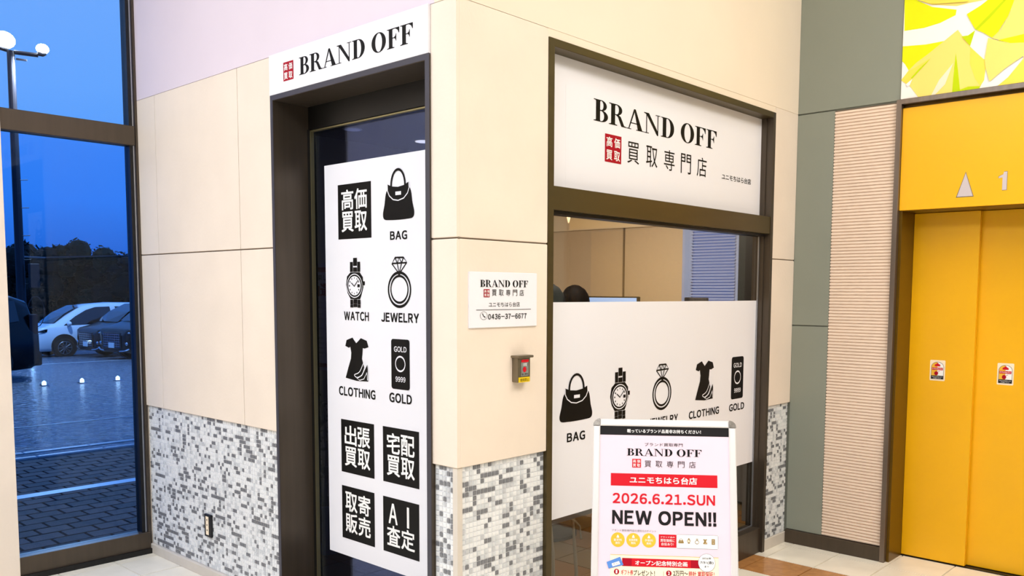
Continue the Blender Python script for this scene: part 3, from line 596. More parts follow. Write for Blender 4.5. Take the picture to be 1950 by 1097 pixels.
s = thing('door_poster', 'tall white film on the shop door glass with pictograms and black squares', 'poster', (-.73, .189, .294))
bx('film', -1.115, -.337, .1882, .1895, .294, 2.135, M['white'], s)
def sq(box, rows):
    q = put('black_square', loops2d([rect(0, 0, 1, 1)]), pS, box, M['black'], s, .0006)
    u0, v0, u1, v1 = box; w = u1-u0; h = v1-v0
    for r, t in enumerate(rows):
        y1 = v1-h*(.10+.40*r); y0 = y1-h*.37
        for c_, ch in enumerate(t):
            x0 = u0+w*(.11+.40*c_)
            if ch == 'A': bb = (x0+w*.05, y0, x0+w*.30, y1)
            elif ch == 'I': bb = (x0+w*.16, y0, x0+w*.22, y1)
            else: bb = (x0, y0, x0+w*.37, y1)
            (ltxt if ch in 'AI' else txt)(ch, pS, bb, M['white2'], q, .018, .0012, name='character')
sq((-1.009, 1.788, -.760, 2.037), ('高価', '買取')); sq((-1.008, .697, -.756, .948), ('出張', '買取')); sq((-.692, .698, -.443, .948), ('宅配', '買取'))
sq((-1.008, .378, -.758, .631), ('取寄', '販売')); sq((-.695, .378, -.445, .630), ('AI', '査定'))
icon('bag', pS, (-.676, 1.858, -.465, 2.075), s); icon('watch', pS, (-.954, 1.477, -.812, 1.703), s); icon('ring', pS, (-.648, 1.478, -.487, 1.698), s)
icon('dress', pS, (-.966, 1.138, -.790, 1.337), s); icon('gold', pS, (-.627, 1.122, -.502, 1.342), s)
for t, bb in (('BAG', K['st_bagt']), ('WATCH', K['st_watcht']), ('JEWELRY', (-.695, 1.415, -.439, 1.456)), ('CLOTHING', (-1.020, 1.061, -.743, 1.104)), ('GOLD', (-.643, 1.061, -.489, 1.104))): ltxt(t, pS, bb, M['black'], s, .032)

s = thing('window_sign', 'white sign panel filling the upper shop window, black letters and red seal', 'sign', (-.066, 1.5, 1.995))
bx('sign_panel', -.075, -.0665, .546, 2.469, 1.993, 2.554, M['white'], s)
bx('film_inset', -.0664, -.0660, .70, 2.40, 2.0, 2.44, M['white'], s)
put('lettering', BRAND, pB, (.893, 2.316, 1.958, 2.416), M['black'], s); emblem(pB, (.978, 2.146, 1.103, 2.272), s, bold=.025)
def spaced(t, pl, box, m, par, bold=0, fw=.155, lift=.001, name='lettering'):
    u0, v0, u1, v1 = box; n = len(t); w = (u1-u0)*fw
    for i, ch in enumerate(t):
        x = u0+(u1-u0-w)*i/(n-1); txt(ch, pl, (x, v0, x+w, v1), m, par, bold, lift, name='character')
spaced('買取専門店', pB, (1.151, 2.160, 1.862, 2.260), M['black'], s, 0, .135)
txt('ユニモちはら台店', pB, (2.022, 2.168, 2.348, 2.200), M['black'], s, .01)

s = thing('window_film', 'broad white film on the lower shop window with a row of five pictograms', 'film', (-.0685, 1.5, .545))
bx('film', -.0693, -.0687, .546, 2.4545, .545, 1.506, M['white'], s)
icon('bag', pT, (.676, .972, .908, 1.186), s); icon('watch', pT, (1.044, .946, 1.201, 1.194), s); icon('ring', pT, (1.394, .953, 1.567, 1.188), s); icon('dress', pT, (1.800, .966, 1.987, 1.182), s); icon('gold', pT, (2.183, .943, 2.320, 1.186), s)
for t, bb in (('BAG', (.728, .879, .857, .921)), ('WATCH', (1.032, .877, 1.214, .919)), ('JEWELRY', (1.360, .877, 1.632, .918)), ('CLOTHING', (1.740, .876, 2.052, .918)), ('GOLD', (2.165, .875, 2.338, .917))): ltxt(t, pT, bb, M['black'], s, .032)

s = thing('wall_plaque', 'small white plaque with shop telephone number on the column beside the window', 'plaque', (0, .25, 1.412))
bx('plaque_board', 0, .0075, .058, .438, 1.411, 1.626, M['white'], s, c=.0015)
put('lettering', BRAND, pP, (.113, 1.568, .383, 1.596), M['black'], s); emblem(pP, (.132, 1.529, .164, 1.560), s, bold=.02)
spaced('買取専門店', pP, (.177, 1.534, .359, 1.559), M['char'], s, 0, .14); txt('ユニモちはら台店', pP, (.159, 1.491, .335, 1.510), M['char'], s)
put('rule', loops2d([rect(0, 0, 1, 1)]), pP, (.092, 1.4795, .401, 1.4812), M['char'], s)
o = put('telephone_symbol', stroke(ell(.5, .5, .47, .47, 32), .035, True), pP, (.113, 1.442, .152, 1.474), M['char'], s)
put('handset', stroke([(.0, .9), (.12, 1.0), (.25, .72), (.3, .5), (.6, .2), (.8, .22), (1, .0), (.85, -.1)], .22), pP, (.123, 1.449, .142, 1.467), M['black'], o)
ltxt('0436-37-6677', pP, (.156, 1.443, .375, 1.464), M['black'], s, .018, gap=.13)

s = thing('switch_box', 'small metal call box with yellow label on the column below the plaque', 'switch box', (0, .337, 1.187))
bx('housing', 0, .032, .300, .372, 1.187, 1.288, M['boxm'], s, c=.003); bx('hood', 0, .044, .292, .380, 1.286, 1.296, M['boxm'], s, c=.002)
bx('face_recess', .0322, .0335, .318, .362, 1.212, 1.280, M['clear'], s); pK = Plane((.0336, 0, 0), (0, 1, 0), (0, 0, 1), (1, 0, 0))
put('red_label', loops2d([rect(0, 0, 1, 1)]), pK, (.319, 1.268, .361, 1.279), M['red2'], s, .0006); put('red_button', loops2d([ell(0, 0, 1, 1, 20)]), pK, (.328, 1.228, .348, 1.250), M['red2'], s, .0006)
txt('非常', pK, (.330, 1.252, .350, 1.265), M['white2'], s, 0, .0008); txt('強く押す', pK, (.322, 1.216, .358, 1.224), M['black'], s, 0, .0008)
bx('yellow_label', .0322, .0345, .304, .368, 1.188, 1.208, M['ylab'], s); txt('使用禁止', Plane((.035, 0, 0), (0, 1, 0), (0, 0, 1), (1, 0, 0)), (.310, 1.191, .362, 1.204), M['char'], s)

s = thing('wall_outlet', 'slim dark-framed power outlet in the mosaic left of the door', 'outlet', (-1.967, .012, .226))
bx('cover_plate', -2.002, -1.934, .000, .013, .228, .352, M['plast'], s, c=.003); bx('socket_insert', -1.984, -1.956, -.002, .002, .240, .340, M['creamprint'], s, c=.001)
for z in (.262, .290, .318): bx('socket_slot', -1.973, -1.967, -.0028, -.0018, z, z+.008, M['char'], s)

# ================================================================== A-board
s = thing('pavement_sign', 'white-framed A-board sign with pink-white opening poster, standing before the window', 'signboard', (.45, .66, 0))
def slab(name, u0, u1, v0, v1, l0, l1, m, par, c=0):
    q = MB().box(u0, u1, v0, v1, l0, l1, c=c); return obj(name, [pD.at(*p) for p in q.v], q.f, M[m], par)
FW = .030; PH = .735
slab('poster_sheet', 0, .5, -PH, 0, -.006, 0, 'poster', s); slab('back_board', -.02, .52, -PH-.02, .02, -.016, -.007, 'alu', s)
def bar(u0, u1, v0, v1):
    return slab('frame_bar', u0, u1, v0, v1, -.016, .007, 'alu', s, c=.004)
bar(0, .5, -.001, FW-.004); bar(0, .5, -PH-FW, -PH+.001); bar(-FW+.004, .001, -PH, 0); bar(.499, .5+FW-.004, -PH, 0)
for (cu, cv, a0) in ((0, 0, pi/2), (.5, 0, 0), (.5, -PH, -pi/2), (0, -PH, pi)):
    P_ = [(cu, cv)]+ell(cu, cv, FW-.003, FW-.003, 8, a0, a0+pi/2, 0); n_ = len(P_)
    V = [pD.at(x, y, -.016) for x, y in P_]+[pD.at(x, y, .009) for x, y in P_]
    obj('corner_cap', V, [tuple(range(n_))[::-1], tuple(range(n_, 2*n_))]+[(i, (i+1) % n_, n_+(i+1) % n_, n_+i) for i in range(n_)], M['clear'], s)
for u in (.0, .5):   # legs: front pair on the poster plane, rear pair leaning back from the hinge
    t = pD.at(u, -PH-FW, -.006); k = t.z/pD.v.z; f_ = t-pD.v*k
    MB().tube([t, f_+Vector((0, 0, .004))], .011, 8).build('leg', M['alu'], s)
    h = pD.at(u, .0, -.02); back = Vector((h.x-.5719*.36, h.y+.7628*.36, .006)); MB().tube([h, back], .011, 8).build('leg', M['alu'], s)
q0 = pD.at(0, 0, -.02); 
MB().tube([pD.at(0, -.70, -.02), q0.lerp(Vector((q0.x-.5719*.36, q0.y+.7628*.36, .006)), .66)], .004, 6).build('stay', M['steel'], s)
def R_(k, m, lift=.0006, name='print', box=None, par=None): return put(name, loops2d([rect(0, 0, 1, 1)]), pD, box or K['bd_'+k], M[m], par or s, lift)
bnd = R_('band', 'char', name='black_band', box=(0, -.036, .5, -.001)); txt('眠っているブランド品是非お持ちください！', pD, (.107, -.0265, .392, -.0115), M['white2'], s, .015, .0012)
txt('ブランド買取専門', pD, (.175, -.078, .322, -.065), M['char'], s, 0); put('lettering', BRAND, pD, (.106, -.117, .394, -.088), M['black'], s)
emblem(pD, (.127, -.1625, .161, -.129), s, ink='red2', bold=.01); spaced('買取専門店', pD, (.175, -.160, .371, -.135), M['char'], s, .0, .13)
R_('bar', 'red2', name='red_bar', box=(.045, -.234, .453, -.186)); txt('ユニモちはら台店', pD, (.118, -.224, .376, -.197), M['white2'], s, .02, .0012)
ltxt('2026.6.21.SUN', pD, (.053, -.302, .443, -.262), M['red2'], s, .026, gap=.11); ltxt('NEW OPEN!!', pD, (.052, -.381, .447, -.327), M['char'], s, .040, gap=.11)
txt('ブランド買取専門店の便利な3ポイント', pD, (.051, -.4085, .220, -.400), M['grey_print'], s)
for k, (a, c_) in zip(('c1', 'c2', 'c3'), (('査定料', '無料'), ('出張買取', '無料'), ('手数料', '無料'))):
    u0, v0, u1, v1 = K['bd_'+k]; cc = put('gold_disc', loops2d([ell(0, 0, 1, 1, 28)]), pD, (u0, v0, u1, v1), M['gold'], s, .0006)
    w = u1-u0; txt(a, pD, (u0+w*.2, v0+w*.42, u1-w*.2, v0+w*.60), M['white2'], cc, 0, .0012); txt(c_, pD, (u0+w*.33, v0+w*.2, u1-w*.33, v0+w*.38), M['white2'], cc, 0, .0012)
    put('small_figure', loops2d([[(0, 0), (.2, .6), (.5, 1), (.8, .6), (1, 0)]]), pD, (u0+w*.40, v0+w*.66, u1-w*.40, v0+w*.88), M['white2'], cc, .0012)
cc = R_('rb', 'red2', name='red_box'); u0, v0, u1, v1 = K['bd_rb']; h = v1-v0
txt('買取価格に', pD, (u0+.006, v0+h*.42, u1-.006, v0+h*.66), M['white2'], cc, 0, .0012); txt('自信あり!', pD, (u0+.010, v0+h*.14, u1-.010, v0+h*.36), M['white2'], cc, 0, .0012); txt('ブランド品の', pD, (u0+.006, v0+h*.74, u1-.006, v0+h*.86), M['white2'], cc, 0, .0012)
cc = R_('wb', 'white2', name='white_box'); u0, v0, u1, v1 = K['bd_wb']; put('box_outline', stroke(rrect(0, 0, 1, .31, .03), .006, True), pD, (u0, v0, u1, v1), M['grey_print'], cc, .0009)
for k, ik in (('i1', 'bag'), ('i2', 'watch'), ('i3', 'ring'), ('i4', 'dress'), ('i5', 'gold')): icon(ik, pD, K['bd_'+k], s, 'gold2', 'creamprint', .0012, 'small_pictogram', .0002)
R_('cream', 'creamprint', name='cream_field', box=(.047, -.715, .453, -.495)); R_('', 'gold', .0009, 'cream_rule', (.047, -.4965, .453, -.495))
rb = R_('rib', 'red', .0012, 'red_ribbon', (.092, -.537, .383, -.507)); txt('オープン記念特別企画', pD, (.141, -.532, .337, -.514), M['white2'], rb, .018, .0018)
R_('', 'red2', .0014, 'ribbon_fold', (.128, -.537, .350, -.507), rb)
tk = obj('gift_ticket', [pD.at(.033, -.524, .002), pD.at(.041, -.548, .002), pD.at(.097, -.533, .002), pD.at(.084, -.503, .002)], [(0, 1, 2, 3)], M['bluep'], s)
obj('ticket_panel', [pD.at(.052, -.529, .0026), pD.at(.056, -.540, .0026), pD.at(.085, -.531, .0026), pD.at(.080, -.519, .0026)], [(0, 1, 2, 3)], M['white2'], tk)
txt('ギフト', pD, (.058, -.534, .080, -.526), M['char'], tk, 0, .003)
wcr = put('date_disc', loops2d([ell(0, 0, 1, 1, 32)]), pD, (.377, -.549, .441, -.482), M['grey_print'], s, .0022); put('date_disc_face', loops2d([ell(0, 0, 1, 1, 32)]), pD, (.378, -.548, .440, -.483), M['white2'], wcr, .0026)
txt('2026年', pD, (.392, -.503, .426, -.495), M['char'], wcr, .01, .0030); txt('7/31(金)', pD, (.385, -.521, .434, -.509), M['char'], wcr, .02, .0030); txt('まで', pD, (.401, -.533, .417, -.526), M['char'], wcr, .01, .0030)
for k, n_, (u0, v0, u1, v1), parts in (('n1', '1', K['bd_n1'], (('ギフト券', .0, .36, 'red2'), ('プレゼント！', .37, 1, 'char'))), ('n2', '2', K['bd_n2'], (('2万円〜', .0, .36, 'char'), ('時計 買取保証！', .38, 1, 'red2')))):
    cc = put('number_disc', loops2d([ell(0, 0, 1, 1, 24)]), pD, (u0, v0, u1, v1), M['red'], s, .0012); txt(n_, pD, (u0+.007, v0+.004, u1-.007, v1-.004), M['white2'], cc, .02, .0018)
    b0, b1, b2, b3 = K['bd_t'+n_]
    for t, a, c_, m_ in parts: txt(t, pD, (b0+(b2-b0)*a, b1, b0+(b2-b0)*c_, b3), M[m_], s, .012, .0012)
R_('', 'gold2', .0012, 'column_rule', (.2475, -.70, .2485, -.552))
txt('ご来店のお客様に', pD, (.070, -.588, .210, -.577), M['char'], s, 0, .0012); txt('成約のお客様に', pD, (.290, -.588, .420, -.577), M['char'], s, 0, .0012)

# ================================================================== shop interior (seen over and under the window film)
S(bx('wall_shop_rear', -2.67, -.0, 3.6, 3.8, 0, 2.6, M['swall']))
b = MB(); b.box(-2.67, -.12, .2, 3.8, 2.6, 2.7); S(b.build('ceiling_shop', M['sceil']))
tr = S(bx('trim_2', -2.66, -.1, 3.585, 3.6, 2.076, 2.6, M['sceil'], c=.002))
S(bx('trim_3', -1.874, -1.866, 3.580, 3.6, 0, 2.076, M['joint'])); S(bx('trim_4', -.77, -.12, 3.50, 3.6, 0, 2.6, M['darkm']))
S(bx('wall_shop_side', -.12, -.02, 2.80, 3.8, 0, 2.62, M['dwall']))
# angled partition added to keep the entrance lobby dark beside the lit sales room
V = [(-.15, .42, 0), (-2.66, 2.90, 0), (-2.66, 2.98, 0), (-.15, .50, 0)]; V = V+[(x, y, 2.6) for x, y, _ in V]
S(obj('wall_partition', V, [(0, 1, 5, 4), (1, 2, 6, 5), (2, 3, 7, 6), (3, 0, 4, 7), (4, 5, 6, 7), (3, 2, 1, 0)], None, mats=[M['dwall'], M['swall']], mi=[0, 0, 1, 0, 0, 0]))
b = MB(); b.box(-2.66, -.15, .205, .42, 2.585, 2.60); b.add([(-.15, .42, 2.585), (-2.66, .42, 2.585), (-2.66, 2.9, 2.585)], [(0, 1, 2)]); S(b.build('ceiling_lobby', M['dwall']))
# blind
w3 = thing('window_3', None, None, (-.97, 3.56, 1.2)); S(w3)
bx('pane', -1.29, -.78, 3.578, 3.584, .9, 2.5, M['dusk'], w3); obj('blind_tape', *(lambda q: (q.v, q.f))(MB().box(-1.292, -1.20, 3.566, 3.578, .9, 2.5).box(-.84, -.77, 3.566, 3.578, .9, 2.5)), M['slat'], w3)
sv = [(-.19, -.009, -.005), (.19, -.009, -.005), (.19, .009, .007), (-.19, .009, .007)]
me = bpy.data.meshes.new('blind_slat'); me.from_pydata(sv+[(x, y+.0006, z-.0012) for x, y, z in sv], [], [(0, 1, 2, 3), (7, 6, 5, 4), (0, 4, 5, 1), (2, 6, 7, 3)]); me.materials.append(M['slat'])
for i in range(70):
    o = bpy.data.objects.new('blind_slat', me); COL.objects.link(o); o.parent = w3; o.location = (-1.02+.97, 3.562-3.56, .92+i*.0225-1.2)
# counter, monitors
ds = thing('counter', 'long grey laminate counter inside the shop beneath the monitors', 'counter', (-1.3, 3.25, 0))
bx('worktop', -2.3, -.4, 3.02, 3.55, 1.04, 1.075, M['desk'], ds, c=.004); bx('front_panel', -2.27, -.43, 3.45, 3.48, .02, 1.04, M['desk'], ds); bx('side_panel', -2.28, -2.25, 3.05, 3.52, 0, 1.04, M['desk'], ds); bx('side_panel', -.45, -.42, 3.05, 3.52, 0, 1.04, M['desk'], ds)
def monitor(lab, cx_, y, w, zt, scr, z0=1.075, rot=0):
    t = thing('monitor', lab, 'monitor', (cx_, y, z0)); bx('casing', cx_-w/2, cx_+w/2, y, y+.03, zt-.29, zt, M['plast'], t, c=.004)
    bx('screen', cx_-w/2+.012, cx_+w/2-.012, y-.002, y+.001, zt-.278, zt-.010, M[scr], t)
    bx('stand_neck', cx_-.02, cx_+.02, y+.03, y+.05, z0+.01, zt-.1, M['plast'], t); bx('stand_base', cx_-.10, cx_+.10, y-.05, y+.12, z0, z0+.012, M['plast'], t, c=.003); return t
monitor('computer monitor with pale blue lit screen beside the seated person', -1.66, 3.15, .50, 1.519, 'screen'); monitor('black computer monitor switched off in front of the blue blind', -.912, 3.15, .18, 1.517, 'plast')
sh = thing('window_shelf', 'low grey shelf board just inside the shop window with cables over it', 'shelf', (-.3, 1.2, 0))
bx('shelf_board', -.47, -.12, .56, 1.75, .50, .525, M['shelfb'], sh, c=.003); bx('bracket_leg', -.45, -.42, 1.70, 1.73, 0, .50, M['darkm'], sh); bx('bracket_leg', -.45, -.42, .58, .61, 0, .50, M['darkm'], sh)
for nm, lab, pts, r in (('cable', 'thick grey cable hanging from the window shelf to the floor', [(-.2, .80, .51), (-.22, .92, .49), (-.28, 1.03, .44), (-.30, 1.07, .3), (-.31, 1.10, .14), (-.33, 1.12, .008)], .009),
                        ('cable', 'short cable end curling down beside the thicker hanging cable', [(-.24, .90, .485), (-.28, 1.04, .43), (-.30, 1.11, .38), (-.30, 1.125, .31)], .006),
                        ('cable', 'looped cable sticking out level below the shelf edge', [(-.20, .82, .48), (-.28, 1.0, .445), (-.32, 1.16, .46), (-.32, 1.165, .475), (-.28, 1.05, .48), (-.22, .85, .495)], .006),
                        ('cable', 'grey cable running down close to the left window jamb', [(-.25, .70, .498), (-.27, .85, .46), (-.28, .885, .3), (-.29, .90, .15), (-.3, .92, .008)], .008)):
    o = MB().tube(pts, r, 8).build(nm, M['cable'], None, smooth=True); tagp(o, lab, 'cable')
cb = thing('cabinet', 'low black cabinet inside the shop behind the right end of the window', 'cabinet', (-.45, 2.2, 0))
bx('cabinet_body', -.65, -.14, 1.98, 2.38, .02, .62, M['plast'], cb, c=.004); bx('door_panel', -.139, -.132, 2.0, 2.36, .05, .60, M['darkm'], cb, c=.002); bx('handle', -.132, -.120, 2.03, 2.045, .25, .40, M['silver'], cb)
lp = thing('spotlight', 'ivory cone spotlight hanging under the shop ceiling', 'lamp', (-1.635, 2.6, 2.59))
MB().tube([(-1.635, 2.6, 2.6), (-1.635, 2.6, 2.2)], .008, 6).build('cord', M['plast'], lp); MB().tube([(-1.635, 2.6, 2.20), (-1.635, 2.6, 2.045)], [.045, .004], 16).build('lamp_shade', mat('lit_lamp_shade', (255, 240, 205), .5, noise=.01, emit=(255, 228, 175), estr=.9), lp, smooth=True)
lb = thing('ceiling_lamp', 'flat square lamp glowing under the shop ceiling right of the cone light', 'lamp', (-1.29, 2.6, 2.59))
MB().tube([(-1.295, 2.6, 2.6), (-1.295, 2.6, 2.08)], .006, 6).build('cord', M['plast'], lb); bx('diffuser', -1.335, -1.255, 2.56, 2.64, 2.055, 2.08, bpy.data.materials['lit_lamp_shade'], lb, c=.004)
# opening poster on an easel in the lobby
ez = thing('lobby_poster', 'white information poster with red bars standing in the dark lobby behind the door', 'poster', (-2.15, .9, 0))
pQ = Plane((0, .9, 0), (1, 0, 0), (0, 0, 1), (0, -1, 0)); bx('poster_sheet', -2.40, -1.90, .9, .912, 1.055, 1.72, M['poster'], ez)
put('red_bar', loops2d([rect(0, 0, 1, 1)]), pQ, (-2.40, 1.665, -1.90, 1.695), M['red'], ez); put('red_bar', loops2d([rect(0, 0, 1, 1)]), pQ, (-2.40, 1.075, -1.90, 1.10), M['red'], ez)
txt('お楽しみ', pQ, (-2.29, 1.615, -2.09, 1.65), M['char'], ez, .01); txt('抽選', pQ, (-2.34, 1.515, -2.10, 1.60), M['red'], ez, .03)
for z in (1.47, 1.44, 1.40, 1.37, 1.31, 1.25, 1.22, 1.19, 1.16): txt('ご来店ください', pQ, (-2.27, z, -2.09, z+.012), M['grey_print'], ez)
for x in (-2.36, -1.94): MB().tube([(x, .93, 1.7), (x, .98, .004)], .010, 6).build('easel_leg', M['darkm'], ez)
MB().tube([(-2.15, .93, 1.7), (-2.15, 1.2, .004)], .010, 6).build('easel_leg', M['darkm'], ez)
# plant
pt = thing('potted_plant', 'leafy plant in a blue-grey pot in the dark lobby beside the door poster', 'plant', (-1.93, .72, 0))
MB().tube([(-1.93, .72, 0), (-1.93, .72, .05), (-1.93, .72, .30)], [.09, .11, .14], 20).build('pot', M['pot'], pt); MB().tube([(-1.93, .72, .29), (-1.93, .72, .302)], .125, 20).build('soil', M['bark'], pt)
MB().tube([(-1.93, .72, .3), (-1.92, .73, .6), (-1.94, .71, .9)], .012, 6).build('stem', M['bark'], pt)
for i in range(26):
    a = i*2.4; r = .14+.07*random.random(); z = .40+.55*(i/26); lw = .045
    d = Vector((cos(a), sin(a), 0)); n = Vector((-sin(a), cos(a), 0)); c = Vector((-1.93, .72, z)); V = []; 
    for t, w in ((.1, .005), (.35, 1), (.65, .9), (1, .02)): p = c+d*r*t*1.1+Vector((0, 0, .12*t-.14*t*t)); V += [p-n*lw*w, p+Vector((0, 0, -.008)), p+n*lw*w]
    obj('leaf', V, [(k*3+j, k*3+j+1, k*3+j+4, k*3+j+3) for k in range(3) for j in range(2)], M['pleaf'], pt, smooth=True)
lo_ = thing('ceiling_light', 'narrow cool lobby light just inside the shop door', 'ceiling light', (-1, .33, 2.585)); bx('light_housing', -1.27, -.73, .26, .40, 2.575, 2.585, M['alu'], lo_)  # housing belongs to the added lobby fill light
for (x, y, r, e_), lab in zip(((-2.25, 1.77, .055, 0), (-2.255, 1.185, .05, 1), (-1.652, .98, .05, 1)), ('bright round downlight in the dark lobby ceiling nearest the right door jamb', 'dim downlight in the dark lobby ceiling furthest left behind the door glass', 'dim downlight in the dark lobby ceiling close under the door head')):  # hall-light reflections in the door glass, modelled as discs on the lobby ceiling
    t = thing('downlight', lab, 'ceiling light', (x, y, 2.585), 'downlights in the shop lobby'); MB().tube([(x, y, 2.586), (x, y, 2.578)], r+.012, 20).build('trim_ring', M['silver'], t); MB().tube([(x, y, 2.579), (x, y, 2.575)], r, 20).build('lens', M['glow' if e_ == 0 else 'dimlens'], t)
# lamps on the hall ceiling
for i, (x, y, sx, sy) in enumerate(((3.2, .6, 1.6, 3.2), (1.7, 1.6, 1, 1), (-.9, -3.2, 2.6, 1.6), (2.4, -3.9, 2.4, 2.0), (5.0, -1.5, 1.2, 3.0))):
    t = thing('ceiling_light', ['long warm ceiling light panel over the lift lobby', 'square warm ceiling light panel before the shop window', 'cool ceiling light panel before the shop door', 'neutral ceiling light panel in the middle of the hall', 'warm ceiling light panel at the far side of the hall'][i], 'ceiling light', (x, y, 4.6))
    bx('light_housing', x-sx/2-.05, x+sx/2+.05, y-sy/2-.05, y+sy/2+.05, 4.54, 4.6, M['alu'], t); bx('diffuser', x-sx/2, x+sx/2, y-sy/2, y+sy/2, 4.53, 4.54, M['lampon'], t)

# ================================================================== people (seated, backs to the window)
def skin(name, chains, m, parent, off, sub=1, branch=None):
    vs = []; es = []; rs = []
    for ch in chains:
        st, pts = ch; prev = st
        for (x, y, z, r) in pts:
            vs.append((x, y, z)); rs.append(r)
            if prev is not None: es.append((prev, len(vs)-1))
            prev = len(vs)-1
    me = bpy.data.meshes.new(name); me.from_pydata(vs, es, []); o = bpy.data.objects.new(name, me); COL.objects.link(o)
    md = o.modifiers.new('s', 'SKIN'); me.skin_vertices[0].data[0].use_root = True
    for i, r in enumerate(rs): me.skin_vertices[0].data[i].radius = r if isinstance(r, tuple) else (r, r)
    sd = o.modifiers.new('d', 'SUBSURF'); sd.levels = sub; sd.render_levels = sub
    dg = bpy.context.evaluated_depsgraph_get(); dg.update(); m2 = bpy.data.meshes.new_from_object(o.evaluated_get(dg)); bpy.data.objects.remove(o)
    m2.name = name; m2.materials.clear(); m2.materials.append(m); m2.polygons.foreach_set('use_smooth', [True]*len(m2.polygons))
    ob = bpy.data.objects.new(name, m2); COL.objects.link(ob); ob.parent = parent; ob.location = off; return ob
def person(lab, x, y, rot, top, cloth, stool_lab):
    sc = 1.0; seat = .70+(top-1.60)
    t = thing('person', lab, 'person', (x, y, 0)); t.rotation_euler = (0, 0, 0)
    # local: facing +y, pelvis above seat
    p = seat+.135
    ch = [(None, [(0, 0, p, (.15, .12)), (0, -.01, p+.16, (.125, .095)), (0, 0, p+.34, (.145, .10)), (0, 0, p+.45, (.11, .075)), (0, .01, p+.52, .062), (0, .015, p+.60, .060)])]
    for sx in (-1, 1):
        ch.append((0, [(.09*sx, .10, p-.02, .085), (.10*sx, .42, p-.02, .062), (.10*sx, .44, p-.22, .055), (.10*sx, .40, p-.42, .04), (.10*sx, .42, p-.46, .035), (.10*sx, .54, p-.49, .03)]))
        n0 = sum(len(c[1]) for c in ch); 
        ch.append((3, [(.18*sx, -.0, p+.42, .055), (.22*sx, .04, p+.18, .042), (.17*sx, .30, p+.17, .030), (.16*sx, .36, p+.175, (.030, .016)), (.155*sx, .41, p+.17, (.036, .014))]))
        w = sum(len(c[1]) for c in ch)-1
        for k, L in enumerate((.065, .075, .07, .055)): ch.append((w, [(.155*sx+(k-1.5)*.018, .43, p+.17, .0085), (.155*sx+(k-1.5)*.020, .43+L*.6, p+.163, .0078), (.155*sx+(k-1.5)*.020, .43+L, p+.150, .0065)]))
        ch.append((w-1, [(.13*sx, .39, p+.165, .010), (.115*sx, .42, p+.155, .0085)]))
    skin('body', ch, M['skin'], t, (0, 0, 0))
    # jacket and trousers follow the body, a little larger
    up = [(None, [(0, 0, p-.02, (.165, .135)), (0, -.01, p+.16, (.145, .115)), (0, 0, p+.34, (.16, .12)), (0, 0, p+.46, (.115, .085))])]
    for sx in (-1, 1): up.append((2, [(.18*sx, -.0, p+.42, .068), (.22*sx, .04, p+.18, .055), (.175*sx, .28, p+.17, .042)]))
    skin('jacket', up, M[cloth], t, (0, 0, 0))
    lo = [(None, [(0, 0, p-.02, (.16, .13))])]+[(0, [(.09*sx, .10, p-.02, .10), (.10*sx, .42, p-.02, .078), (.10*sx, .44, p-.22, .066), (.10*sx, .41, p-.40, .055)]) for sx in (-1, 1)]
    skin('trousers', lo, M['plast'], t, (0, 0, 0))
    hz = top-.115
    q = MB().sphere((x, y+.02, hz), (.074, .092, .108), 20, 14); 
    for sx in (-1, 1): q.sphere((x+.076*sx, y+.012, hz-.012), (.010, .02, .03), 8, 6)
    q.tube([(x, y+.108, hz+.012), (x, y+.126, hz-.022), (x, y+.112, hz-.03)], [.007, .011, .006], 8); hd = q.build('head', M['skin'], t, smooth=True)
    for sx in (-1, 1): MB().sphere((x+.028*sx, y+.102, hz+.012), (.013, .008, .008), 8, 6).build('eye', M['char'], hd, smooth=True)
    MB().sphere((x, y+.104, hz-.055), (.022, .008, .006), 8, 6).build('mouth', M['red'], hd, smooth=True)
    # hair: cap, sides and back to the nape
    V = []; F = []; N = 24; K_ = 14
    for i in range(K_+1):
        a = pi*i/K_*.74
        for j in range(N):
            tt = 2*pi*j/N; front = max(0, sin(tt)); lim = 1-.62*front**1.5
            aa = a*lim; rr = 1+.05*math.sin(j*5.1+i*1.7)*.25
            V.append((x+.112*rr*sin(aa)*cos(tt), y+.005+(.108 if sin(tt) > 0 else .104)*rr*sin(aa)*sin(tt), hz+.008+.124*rr*cos(aa)-(.15*(i/K_)**3 if sin(tt) < .2 else 0)))
    for i in range(K_):
        for j in range(N): F.append((i*N+j, (i+1)*N+j, (i+1)*N+(j+1) % N, i*N+(j+1) % N))
    obj('hair', V, F, M['hair'], t, smooth=True)
    st = thing('stool', stool_lab, 'stool', (x, y, 0)); MB().tube([(x, y, seat-.06), (x, y, seat-.05), (x, y, seat-.01), (x, y, seat)], [.15, .17, .17, .15], 24).build('seat', M['plast'], st)
    MB().tube([(x, y, .03), (x, y, seat-.06)], .022, 12).build('column', M['chrome'], st); MB().tube([(x, y, 0), (x, y, .02), (x, y, .035)], [.20, .20, .05], 24).build('base', M['plast'], st)
    ring = [(x+.15*cos(k*pi/8), y+.15*sin(k*pi/8), .30) for k in range(17)]; MB().tube(ring, .009, 6, cap=False).build('foot_ring', M['chrome'], st)
person('dark-haired person in a navy jacket seated facing the lit monitor', -1.595, 2.62, 0, 1.585, 'cloth', 'black stool with dark round base under the person in the navy jacket')
person('dark-haired person in a charcoal blouse partly hidden by the left window jamb', -1.22, 1.90, 0, 1.59, 'cloth2', 'black stool with dark round base under the person by the left jamb')

